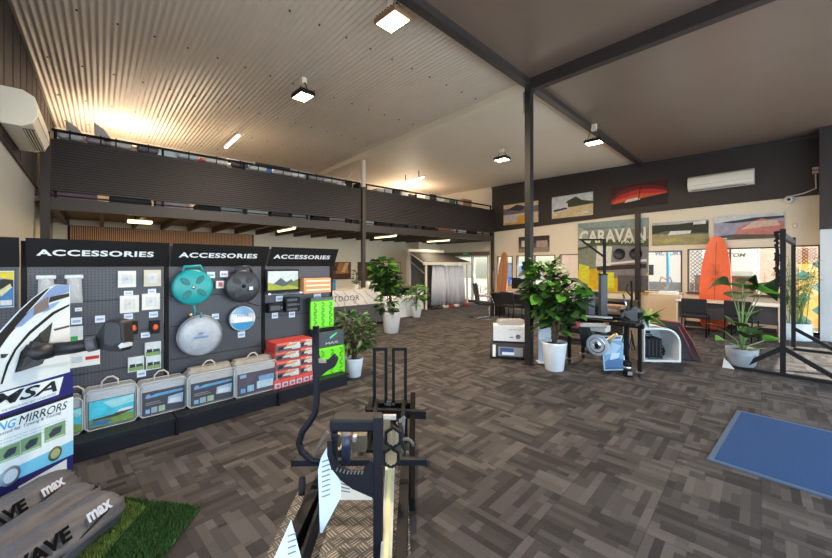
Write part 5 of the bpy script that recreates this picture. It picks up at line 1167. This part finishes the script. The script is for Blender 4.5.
# ------------------------------------------------------------------ rack display in the foreground
def checker():
    m = bpy.data.materials.new('checker_plate'); m.use_nodes = True; n = m.node_tree.nodes; l = m.node_tree.links; b = n['Principled BSDF']
    b.inputs['Metallic'].default_value = .7; b.inputs['Roughness'].default_value = .42
    def mth(op, a, c=None):
        x = n.new('ShaderNodeMath'); x.operation = op
        for i, q in enumerate((a, c)):
            if q is None: continue
            if isinstance(q, (int, float)): x.inputs[i].default_value = q
            else: l.new(q, x.inputs[i])
        return x.outputs[0]
    tc = n.new('ShaderNodeTexCoord'); sp_ = n.new('ShaderNodeSeparateXYZ'); l.new(tc.outputs['Object'], sp_.inputs[0])
    u = mth('DIVIDE', mth('ADD', sp_.outputs[0], sp_.outputs[1]), .085); v = mth('DIVIDE', mth('SUBTRACT', sp_.outputs[0], sp_.outputs[1]), .085)
    par = mth('FLOORED_MODULO', mth('ADD', mth('FLOOR', u), mth('FLOOR', v)), 2.0); fu = mth('FRACT', u); fv = mth('FRACT', v)
    def bars(a, c): 
        inn = mth('MULTIPLY', mth('LESS_THAN', mth('ABSOLUTE', mth('SUBTRACT', a, .5)), .4), mth('LESS_THAN', mth('ABSOLUTE', mth('SUBTRACT', c, .5)), .42))
        return mth('MULTIPLY', inn, mth('LESS_THAN', mth('FRACT', mth('MULTIPLY', c, 4.0)), .42))
    k = mth('ADD', mth('MULTIPLY', par, bars(fu, fv)), mth('MULTIPLY', mth('SUBTRACT', 1.0, par), bars(fv, fu)))
    mx = n.new('ShaderNodeMix'); mx.data_type = 'RGBA'; l.new(k, mx.inputs[0]); mx.inputs[6].default_value = (.05,.048,.046,1); mx.inputs[7].default_value = (.19,.185,.18,1); l.new(mx.outputs[2], b.inputs['Base Color'])
    bp = n.new('ShaderNodeBump'); bp.inputs['Strength'].default_value = .8; bp.inputs['Distance'].default_value = .003; l.new(k, bp.inputs['Height']); l.new(bp.outputs[0], b.inputs['Normal']); return m
CHK = checker(); INK = mat('midnight_powder_coat', srgb(17,19,28), .5, var=.04, spec=.25); GOLD = mat('gold_zinc', (.78,.62,.32), .3, .9, var=.12, scale=20)
RF, RR = 2.4, -.3; ro = fr(RF, RR)
def rg(px, py, F): return Vector(((px-416)/FOC*F-RR, F-RF, EYE-(py-HY)/FOC*F))
def rh(px, py, h): F = FOC*(EYE-h)/(py-HY); return rg(px, py, F)
t = thing('bike_rack_display','black bike rack and drawbar display with checker plate deck in the foreground','bike rack',(ro.x,ro.y,0),TH)
M().bar(rg(345,434,2.7),rg(278,575,1.5),.055,.10).done('side_rail', BLKM, t); M().bar(rg(341,437,2.7)+Vector((.03,0,.0)),rg(292,575,1.5)+Vector((.03,0,0)),.015,.12).done('rail_flange', BLKM, t)
M().bar(rg(406,450,2.5),rg(400,585,1.45),.05,.10).done('side_rail', BLKM, t)
M().prism([rh(250,590,.2),rh(284,590,.2),rh(304,495,.2),rh(298,493,.2)], (0,0,.008)).done('side_deck', CHK, t)
M().prism([rh(300,590,.24),rh(402,590,.24),rh(402,450,.24),rh(346,450,.24)], (0,0,.008)).done('deck_plate', CHK, t)
M().prism([rh(402,590,.26),rh(412,590,.26),rh(407,465,.26),rh(402,465,.26)], (0,0,.03)).done('edge_strip', CHK, t)
for p in ((-.22,-.75),(.22,-.75),(-.2,.22),(.2,.22),(-.12,.78),(.20,.78)): M().b2(p[0]-.025,p[0]+.025,p[1]-.025,p[1]+.025,0,.25 if p[1]<.5 else .36).done('foot_leg', BLKM, t)
M().b2(-.24,.27,-.78,-.72,.14,.2).done('cross_member', BLKM, t); M().b2(-.24,.27,.19,.25,.18,.24).done('cross_member', BLKM, t)
# centre post, top box, gusset
a = rg(373,418,1.6); c = rg(382.5,560,1.6)
M().b2(a.x,c.x,a.y,a.y+.05,.24,a.z).done('centre_post', INK, t, bev=.004)
a = rg(329,420,1.62); c = rg(381,433,1.62)
M().b2(a.x,c.x,a.y,a.y+.10,c.z,a.z,bev=.012).done('top_box', INK, t)
a = rg(331,433,1.63); M().b2(a.x,a.x+.025,a.y,a.y+.03,rg(331,470,1.63).z,a.z).done('side_strut', INK, t)
g = [(327,441),(332,441),(332,455),(338,466),(350,472),(362,472),(370,462),(373,462),(373,498),(368,496),(352,489),(340,480),(331,468),(327,455)]
M().prism([rg(x,y,1.6) for x,y in g], (0,.018,0)).done('curved_gusset', INK, t)
g = M()
for k in range(8): p = rg(337+k*3.6,469.5+min(k,3)*1.0,1.597); g.box(p,(.006,.004,.016),(0,R_(25),0))
g.done('gusset_slots', mat('slot_grey', srgb(96,96,92), .5), t)
M().tube([rg(346,434,1.75),rg(346,462,1.78)], .022, 12).done('actuator', mat('blue_black', srgb(34,44,72), .3), t)
M().prism([rg(352,436,1.82),rg(366,436,1.82),rg(366,452,1.82),rg(352,452,1.82)], (0,.05,0)).done('bracket_plate', mat('zinc_plate', srgb(112,104,90), .4, .5), t)
p = rg(339,441,1.78); M().tube([p+Vector((math.cos(q)*.02,0,math.sin(q)*.04)) for q in [k*math.pi/8 for k in range(17)]], .008, 8, cap=False).done('gold_ring', GOLD, t)
p = rg(355,438,1.76); M().box(p,(.02,.03,.03),None,0,.004).done('latch_block', ALU, t)
M().tube([rg(336,418,1.95),rg(362,417,1.95)], .008, 8).done('gold_rod', GOLD, t)
M().bar(rg(293,462,2.1),rg(426,461,2.1),.035,.036,bev=.004).done('cross_arm', INK, t)
for x in (293,426): 
    p = rg(x,461.5,2.1); M().box(p,(.012,.045,.045),None,0,.004).done('arm_end_cap', BLKP, t)
M().tube([rg(316,326,2.05),rg(316,378,2.05),rg(316.5,400,2.05),rg(315,413,2.05),rg(309,423,2.05),rg(302,432,2.05),rg(299,443,2.05),rg(302,452,2.05),rg(312,460,2.05),rg(322,462,2.05)], .019, 12).done('curved_tube', INK, t)
M().prism([rg(x,y,2.03) for x,y in ((312.5,378),(312.5,354),(318.5,356),(320,361.5),(328,360),(333.5,354),(337.8,359),(335,366.5),(326,372),(318,379))], (0,.03,0)).done('wheel_hook', INK, t, bev=.004)
M().prism([rg(x,y,2.015) for x,y in ((318.5,359),(326,361),(326,363),(319,363))], (0,.02,0)).done('hook_pad', mat('pad_grey', srgb(130,130,116), .6), t)
# hexagon plates and pale strut
M().bar(rg(390,468,1.98),rg(385,585,1.45),.05,.02).done('pale_strut', mat('cream_powder', srgb(198,192,176), .4), t)
M().bar(rg(390,467,1.975)+Vector((0,0,.012)),rg(385,585,1.445)+Vector((0,0,.012)),.02,.01).done('strut_rib', mat('lemon_powder', srgb(206,198,140), .4), t)
for cx,cy in ((393,438),(391,458)):
    pts = [(cx+10*math.cos(q),cy+11.5*math.sin(q)) for q in [math.pi/2+k*math.pi/3 for k in range(6)]]
    hp = M().prism([rg(x,y,1.95) for x,y in pts], (0,.02,0)).done('hexagon_plate', INK, t)
    pts = [(cx+6.5*math.cos(q),cy+8*math.sin(q)) for q in [math.pi/2+k*math.pi/3 for k in range(6)]]
    M().prism([rg(x,y,1.945) for x,y in pts], (0,.006,0)).done('gold_insert', GOLD, hp)
    M().bar(rg(cx-3,cy-6,1.93),rg(cx-3,cy+6,1.93),.006,.012).done('link_bar', ALU, hp); M().bar(rg(cx+3,cy-6,1.93),rg(cx+3,cy+6,1.93),.006,.012).done('link_bar', ALU, hp)
# rear cradle with two hoops
for x0,x1,nm in ((374.5,386,'left'),(393.5,405.5,'right')):
    p, q = rg(x0,349,3.2), rg(x1,349,3.2); zb = .34
    h = M().bar((p.x,p.y,zb),(p.x,p.y,p.z),.026,.026).bar((q.x,q.y,zb),(q.x,q.y,q.z),.026,.026).bar((p.x-.013,p.y,p.z),(q.x+.013,q.y,q.z),.026,.026).done('hoop', BLKM, t)
    for s in (p, q): M().cyl((s.x,s.y-.02,zb+.03),(s.x,s.y-.013,zb+.03),.011,8).done('bolt', ALU, h)
a, c = rg(371,399,3.25), rg(413,399,3.25); M().b2(a.x,c.x,a.y-.02,a.y+.06,.26,.36).done('rear_beam', BLKM, t)
M().bar(rg(373,399,3.28),rg(360,440,2.6),.05,.05).done('cradle_arm', BLKM, t); M().bar(rg(413,397,3.28),rg(411,505,2.22),.045,.10).done('cradle_arm', mat('rust_black', srgb(20,18,17), .8, var=.2, spec=.1), t)
a, c = rg(379,402,3.15), rg(392,402,3.15)
M().b2(a.x-.05,c.x+.06,a.y-.55,a.y,.2,.26).done('cradle_floor', BLKM, t)
M().bar(rg(366,412,3.0),rg(366,412,3.0)+Vector((.5,0,-.02)),.05,.06).bar(rg(377,401,3.2),rg(372,428,2.65),.03,.04).bar(rg(404,401,3.2),rg(402,428,2.65),.03,.04).done('cradle_frame', BLKM, t)
M().b2(rg(389,400,3.2).x-.02,rg(389,400,3.2).x+.02,rg(389,400,3.2).y-.03,rg(389,400,3.2).y-.025,.36,.40).done('maker_plate', ALU, t)
M().bar(rg(375,417,2.55),rg(396,417,2.55),.03,.03).done('pale_bar', mat('cream_powder', (0,0,0)), t)
M().prism([rg(376,421,2.5),rg(390,421,2.5),rg(390,438,2.4),rg(377,438,2.4)], (0,.02,.0)).done('hinge_plate', mat('dull_olive', srgb(84,80,68), .5), t)
M().bar(rg(405,417,2.5),rg(397,424,2.5),.012,.02).bar(rg(404,418,2.5),rg(403,434,2.5),.012,.02).done('silver_latch', ALU, t)
p = rg(406,446,2.3); M().tube([p+Vector((math.cos(q)*.045,0,math.sin(q)*.045)) for q in [k*math.pi/8 for k in range(14)]], .011, 8).done('cable_loop', mat('cable_grey', srgb(96,90,84), .4), t)
for k in range(3): M().tube([rg(398+2*k,420+3*k,2.35),rg(401+2*k,436+3*k,2.3),rg(405,452+4*k,2.25)], .006, 6).done('cable', RUBBER, t)
M().tube([rg(328,432,2.25),rg(322,440,2.25),rg(314,455,2.2),rg(308,466,2.1)], .012, 8).done('brake_cable', mat('cable_grey', (0,0,0)), t)
p = rg(302,486,2.0); M().lathe([(.0,-.02),(.045,-.015),(.05,0),(.045,.015),(0,.02)], p, 16, axis=Vector((1,.2,0))).done('roller', RUBBER, t)
# paper sheets on the rack
def sheet(label, pts, F, rows, col=(206,222,240)):
    q = [rg(x,y,F) for x,y in pts]; m0 = sum(q, Vector())/len(q); zb = min(v.z for v in q)
    lo = fr(m0.y+RF, m0.x+RR, zb); s = thing('price_sheet', label, 'paper sheet', (lo.x,lo.y,zb), TH, 'paper sheets on the rack display')
    M().prism([v-Vector((m0.x,m0.y,zb)) for v in q], (0,.003,0)).done('sheet', flat(*col), s)
    b = M()
    for (x0,y0,x1,y1) in rows: b.bar(rg(x0,y0,F)-Vector((m0.x,m0.y+.001,zb)), rg(x1,y1,F)-Vector((m0.x,m0.y+.001,zb)), .001, .006)
    b.done('text_lines', flat(110,122,140), s)
sheet('tall pale blue paper sheet standing left of the curved black gusset', [(321,458),(331,440),(334,442),(333,466),(341,484),(341,497),(322,533),(320,533),(318,470)], 1.72, [(322,462+5*k,330,459+5*k) for k in range(8)])
sheet('pale blue paper price sheet at the bottom of the photo, leaning on the side rail', [(291,520),(308,585),(262,585)], 1.48, [(288,536+6*k,296,533+6*k) for k in range(4)])
sheet('cream paper sheet on the deck behind the curved black gusset', [(333,474),(345,482),(372,497),(372,500),(334,500)], 1.86, [(337,482+4*k,350,486+3*k) for k in range(3)], (224,214,200))
# ------------------------------------------------------------------ hitch display bench in the middle of the floor
t = thing('hitch_display_bench','black castored steel bench carrying a caravan coupling arm, right of the big white pot','display bench',(-2.26,5.95,0))
def hp(px, py, F): return at(px,py,F)-Vector((-2.26,5.95,0))
for x,y in ((-.51,-.2),(.51,-.2),(-.51,.3),(.18,.3)):
    M().b2(x-.022,x+.022,y-.022,y+.022,.09,.78).done('leg', BLKM, t)
    cs = M().cyl((x-.012,y,.035),(x+.012,y,.035),.035,14).done('castor', RUBBER, t)
    M().b2(x-.045,x+.045,y-.03,y+.03,.07,.09).done('castor_plate', ALU, cs)
M().b2(-.56,.56,-.23,-.17,.70,.76).b2(-.56,.22,.27,.33,.70,.76).b2(-.56,-.50,-.17,.27,.70,.76).bar((.53,-.17,.73),(.2,.27,.73),.05,.06).done('top_frame', BLKM, t)
M().bar(hp(575,324.5,5.45),hp(606,325.5,5.4),.07,.06,bev=.01).done('coupling_arm', mat('coupling_silver', srgb(168,162,154), .35, .4), t)
M().bar(hp(573.5,324,5.42),hp(580,324.3,5.40),.075,.07,bev=.01).done('red_handle', mat('handle_red', srgb(176,44,50), .4), t)
M().bar(hp(604,324,5.42),hp(618,322,5.4),.06,.05,bev=.01).done('bronze_block', mat('bronze', srgb(150,110,66), .35, .6), t)
M().bar(hp(606,342,5.45),hp(617,334,5.45),.035,.05,bev=.008).bar(hp(604,347,5.45),hp(610,342,5.45),.03,.04).done('gold_swing_arm', GOLD, t)
p = hp(597.5,345,5.36)
M().lathe([(.035,-.035),(.1,-.03),(.145,-.03),(.155,-.015),(.155,.015),(.145,.03),(.1,.03),(.035,.035)], p, 28, axis=Vector((.1,-1,0))).done('jockey_tyre', mat('tyre_grey', srgb(176,184,196), .6), t)
wl = M().lathe([(0,.045),(.05,.04),(.08,.02),(.105,.034),(.115,.03)], p, 24, axis=Vector((.1,-1,0))).done('wheel_rim', CHROME, t)
M().lathe([(0,.06),(.03,.055),(.035,.04)], p, 14, axis=Vector((.1,-1,0))).done('hub_cap', BLKP, wl)
M().prism([hp(x,y,5.6) for x,y in ((578,326),(586,327),(592,345),(582,348))], (0,.12,0)).done('battery_tray', BLKP, t)
M().b2(-.27,-.03,.0,.2,.54,.66).done('white_bin', WHT, t); M().b2(-.29,-.01,-.01,.21,.66,.70).done('bin_bracket', BLKM, t)
M().prism([hp(x,y,5.15) for x,y in ((620,317),(622,311),(630,309),(634,305),(638,309),(641,315),(640,321),(634,324),(628,324),(621,322))], (0,.10,0)).done('winch_housing', mat('winch_black', srgb(22,22,26), .4), t, bev=.02)
M().lathe([(0,-.05),(.06,-.04),(.07,0),(.06,.04),(0,.05)], hp(626,322,5.12), 20, axis=Vector((0,-1,.0))).done('winch_drum', BLKP, t)
M().b2(hp(621,320,5.2).x,hp(646,320,5.2).x,-.45,-.25,.755,.80).done('mount_plate', BLKP, t)
M().box(hp(638,315,5.2),(.10,.12,.10),(0,R_(20),0),0,.01).box(hp(624,313,5.2),(.06,.10,.12),(0,R_(-15),0),0,.01).done('coupler_block', BLKP, t)
M().tube([hp(628,312,5.2),hp(623,294,5.25)], .014, 8).done('silver_lever', CHROME, t)
M().tube([hp(631,312,5.2),hp(632,296,5.2),hp(631,281,5.2)], .016, 8).tube([hp(631,296,5.2),hp(626,290,5.2),hp(628,284,5.2)], .01, 6).done('black_crank', BLKP, t)
M().bar(hp(627,320,5.15),hp(626,355,5.2),.07,.05).done('hanging_strap', BLKP, t)
for k in range(3): M().tube([hp(625+3*k,330,5.2),hp(622+5*k,341,5.2),hp(629+3*k,350,5.2),hp(632,334,5.2)], .008, 6).done('cable', RUBBER, t)
M().bar(hp(583,316,5.8),hp(612,318,5.8),.03,.03).done('rear_rail', ALU, t)
# upright bracket post and jack posts
p = fl(604.5,352); t = thing('bracket_stand','thin black post with a triangular bracket arm in front of the caravan banner','stand',(p.x,p.y,0),TH)
M().b2(-.02,.02,-.02,.02,0,2.10 if 0 else 1.6-(237-265)/360*p.length if 0 else 2.05).done('post', BLKM, t)
s_ = 1.0; M().b2(-.46,.02,-.02,.02,2.05,2.08).done('arm', BLKM, t); M().bar((-.42,0,2.05),(-.02,0,1.76),.03,.03).done('brace', BLKM, t); M().b2(-.18,.18,-.18,.18,0,.012).done('base_plate', BLKM, t)
for px,y0,h,lab in ((603,.0,1.42,'slate grey drop leg post standing taller, behind the hitch bench'),(590.5,0,1.05,'slate grey drop leg post standing shorter, behind the hitch bench')):
    p = at(px,300,6.6); t = thing('drop_leg', lab, 'jack post', (p.x,p.y,0), TH, 'slate drop legs'); M().b2(-.06,.06,-.05,.05,.012,h).done('outer_tube', mat('slate_coat', srgb(66,72,82), .45), t, bev=.006); M().b2(-.1,.1,-.1,.1,0,.012).done('base_plate', BLKM, t); M().b2(-.065,.065,-.055,.055,h,h+.02).done('cap', BLKP, t)
# leaning poster and cup
p = fl(615,370.5); t = thing('leaning_poster','pale blue poster of waves leaning under the hitch bench on the carpet','poster',(p.x,p.y,0),0,rot=(R_(-8),0,TH+R_(4)))
M().b2(-.17,.17,0,.008,0.002,.52).done('board', flat(196,214,228), t)
b = M(); layers(b,.34,.52,[Q(.03,.03,.97,.86),[(.05,.1),(.9,.05),(.95,.3),(.5,.42),(.08,.25)],[(.1,.45),(.6,.5),(.9,.7),(.5,.8),(.15,.7)],[(.3,.3),(.7,.35),(.8,.5),(.4,.5)],Q(.1,.9,.9,.97),Q(.05,.04,.95,.09)], mi0=0)
b.done('print', [flat(120,164,200),flat(70,116,164),flat(176,204,226),flat(206,222,236),flat(96,110,130),flat(60,90,130)], t)
p = fl(627.5,376); t = thing('jockey_wheel','small black and silver wheel clamp on the carpet in front of the poster','clamp',(p.x,p.y,0),TH)
M().lathe([(0,0),(.06,0),(.065,.02),(.05,.1),(.06,.18),(.05,.22),(0,.22)],(0,0,0),18).done('body', BLKP, t); M().lathe([(.051,.1),(.062,.12),(.055,.14)],(0,0,0),18).done('silver_band', CHROME, t); M().b2(-.03,.03,-.066,-.055,.03,.08).done('label', ALU, t)
p = fl(572,371)
# ------------------------------------------------------------------ white curved cabinet with power unit
p = fl(662,362); t = thing('curved_cabinet','open white cabinet with curved top corner holding a black power unit','cabinet',(p.x,p.y,0),TH-R_(4)); W_, H_ = .60, .56
pts = [(-W_/2,0),(W_/2,0)]+[(W_/2-.26+.26*math.cos(q),H_-.26+.26*math.sin(q)) for q in [k*math.pi/16 for k in range(9)]]+[(-W_/2,H_)]
inn = [(-W_/2+.03,.03),(W_/2-.03,.03)]+[(W_/2-.26+.23*math.cos(q),H_-.26+.23*math.sin(q)) for q in [k*math.pi/16 for k in range(9)]]+[(-W_/2+.03,H_-.03)]
b = M(); n = len(pts); D = .5
for y in (0,D):
    vs = [(x,y,z) for x,z in pts]+[(x,y,z) for x,z in inn]; b.add(vs, [(i,(i+1)%n,n+(i+1)%n,n+i) if y == 0 else (n+i,n+(i+1)%n,(i+1)%n,i) for i in range(n)])
for L_, fl2 in ((pts,0),(inn,1)):
    vs = [(x,0,z) for x,z in L_]+[(x,D,z) for x,z in L_]; b.add(vs, [((i+1)%n,i,n+i,n+(i+1)%n) if not fl2 else (i,(i+1)%n,n+(i+1)%n,n+i) for i in range(n)])
b.done('shell', WHT, t); M().prism([(x,D-.012,z) for x,z in inn], (0,.01,0)).done('back_panel', mat('cabinet_inner', srgb(206,214,224), .5), t)
M().b2(-W_/2-.03,-W_/2-.004,-.04,D+.1,.0,H_-.02).done('side_board', mat('board_taupe', srgb(150,140,128), .6), t)
M().b2(-.26,-.19,-.012,-.001,H_-.09,H_-.05).done('switch_plate', BLKP, t)
q = t.matrix_basis
def onc(x,y,z): v = Matrix.Rotation(TH-R_(4),3,'Z')@Vector((x,y,z)); return Vector((p.x,p.y,0))+v
o = onc(-.07,.25,.03); t = thing('power_unit','black finned power unit with coiled leads inside the white curved cabinet','power unit',(o.x,o.y,.032),TH-R_(4)); M().b2(-.15,.15,-.12,.12,0,.33,bev=.015).done('case', BLKP, t)
for k in range(5): M().b2(-.13+.06*k,-.115+.06*k,-.128,-.12,.03,.30).done('fin', mat('fin_grey', srgb(52,54,60), .4), t)
M().tube([(-.05,0,.33),(-.05,0,.37),(.05,0,.37),(.05,0,.33)], .01, 6).done('handle', BLKP, t)
for k in range(4): M().tube([(.17+.03*math.cos(a+k),-.1+.01*k,.1+.06*math.sin(a)+.015*k) for a in [i*math.pi/6 for i in range(12)]], .009, 6).done('lead', RUBBER, t)
M().tube([(.16,-.1,.02),(.1,-.2,.01),(-.1,-.22,.01),(-.2,-.2,.06)], .008, 6).done('lead', RUBBER, t)
# black panel with red edge leaning at the right of the cabinet
o = onc(.34,.2,0); t = thing('leaning_blind','black folded panel with thin red trim leaning beside the white curved cabinet','blind',(o.x,o.y,.004),TH-R_(10)); 
M().prism([(-.34,.3,.64),(.10,.06,.60),(.24,-.02,.30),(.34,-.06,.0),(.02,.0,.0),(-.0,.1,.5)], (.0,.08,0)).done('panel', mat('panel_black', srgb(36,32,34), .6, var=.15), t)
M().tube([(-.34,.29,.65),(.10,.05,.61),(.25,-.03,.30),(.35,-.07,.01)], .008, 6).tube([(.04,-.01,.55),(.16,-.03,.28),(.24,-.06,.01)], .006, 6).done('red_trim', mat('trim_red', srgb(180,50,60), .5), t)
# succulent on the cabinet
o = onc(-.19,.15,H_); t = thing('potted_succulent','small spiky plant in a pale blue pot on top of the white curved cabinet','potted plant',(o.x,o.y,H_)); pot(t,.085,.13,mat('pale_blue_pot', srgb(176,196,222), .35),'taper')
f = M(); rd = random.Random(3)
for k in range(44):
    a = rd.uniform(0,6.28); leaf(f,(math.cos(a)*.03,math.sin(a)*.03,.12),(math.cos(a),math.sin(a),rd.uniform(.25,1.4)),rd.uniform(.26,.42),.085,rd.uniform(.1,.7),rd.choice((0,1)),0,rd.uniform(-.4,.4))
f.done('foliage', [LF_M,LF_B], t)
# ------------------------------------------------------------------ cartons at the foot of the post
p = fl(507,358); t = thing('roll_case','dark rounded fabric case with pale labels on the floor left of the free post','case',(p.x,p.y+.1,0),TH+R_(-14))
b = M(); b.prism([(-.34,y,z) for y,z in ((-.17,.02),(-.19,.1),(-.16,.26),(-.05,.30),(.12,.30),(.17,.24),(.17,.03),(.12,0),(-.12,0))], (.68,0,0)); b.done('case', mat('case_charcoal', srgb(50,50,52), .7, var=.1), t, bev=.015)
M().box((0,-.187,.135),(.40,.006,.15),(R_(-6),0,0)).done('front_window', mat('label_grey', srgb(132,134,140), .4), t)
M().box((-.06,-.192,.14),(.22,.006,.11),(R_(-6),0,0)).done('blue_label', flat(46,70,130), t); M().box((-.04,-.200,.11),(.2,.012,.06),(R_(-30),0,0)).done('booklet', flat(196,212,230), t)
M().box((-.27,-.187,.14),(.05,.006,.2),(R_(-6),0,0)).done('white_edge', WHT, t); M().box((.3,-.187,.14),(.02,.006,.2),(R_(-6),0,0)).done('white_edge', WHT, t)
t = thing('white_carton','white printed carton standing on the dark rounded case','carton',(p.x,p.y+.1,.302),TH+R_(-12)); M().b2(-.29,.29,-.15,.15,0,.26,bev=.004).done('box', mat('carton_white', srgb(226,228,230), .5), t)
text('MASSIVE SEAT', .22, .018, flat(90,96,104), t, (.08,-.1515,.20)); M().lathe([(0,0),(.04,0),(.04,.001)],(.12,-.151,.08),18,axis=Vector((0,-1,0))).done('round_mark', flat(120,124,130), t); M().b2(-.02,.04,-.1515,-.15,.06,.08).done('small_print', flat(120,124,130), t)
t = thing('clear_bag_goods','crumpled clear bag of tan goods on top of the white carton','bag',(p.x,p.y+.1,.564),TH)
b = M(); rd = random.Random(5)
for k in range(7): b.tube([(-.2+.06*k,-.03,.02),(-.16+.06*k,.02,.06+.02*rd.random()),(-.10+.06*k,.05,.035)], [.012,.026,.014], 8)
b.done('goods', mat('tan_goods', srgb(186,168,140), .6), t); M().box((0,0,.05),(.46,.2,.10),None,0,.04).done('bag', FILM, t)
# white board pieces behind the big pot
p = at(545,335,5.9); t = thing('display_stand','narrow pale blue panel standing between the free post and the big white pot','stand',(p.x,p.y,0),TH); M().b2(-.1,.1,0,.03,0,.95,bev=.004).done('panel', mat('panel_pale', srgb(206,220,236), .4), t); M().b2(-.12,.12,-.06,.10,0,.015).done('foot', WHT, t)
# low black bench behind the display (trolley with dark goods)
t = thing('work_trolley','low black trolley with dark cartons behind the hitch bench','trolley',(-3.25,7.55,0)); M().b2(-.8,.8,-.25,.25,.62,.66).done('top', BLKM, t)
for x in (-.76,.76):
    for y in (-.21,.21): M().b2(x-.02,x+.02,y-.02,y+.02,0,.62).done('leg', BLKM, t)
M().b2(-.78,.78,-.23,.23,.2,.23).done('shelf', BLKM, t)
for i,(x,w_,h_,c,l) in enumerate(((-.5,.4,.2,(60,60,84),'dusky blue carton on the low black trolley'),(.05,.3,.26,(40,40,44),'black carton in the middle of the low trolley'),(.5,.36,.16,(150,120,96),'tan carton at the right of the low trolley'))):
    k = thing('carton', l, 'carton', (-3.25+x,7.55,.66)); M().b2(-w_/2,w_/2,-.15,.15,0,h_,bev=.006).done('box', mat('goods_%d_%d_%d' % c, srgb(*c), .6, var=.1), k); M().b2(-w_*.3,w_*.3,-.152,-.15,h_*.3,h_*.6).done('label', flat(170,170,176), k)
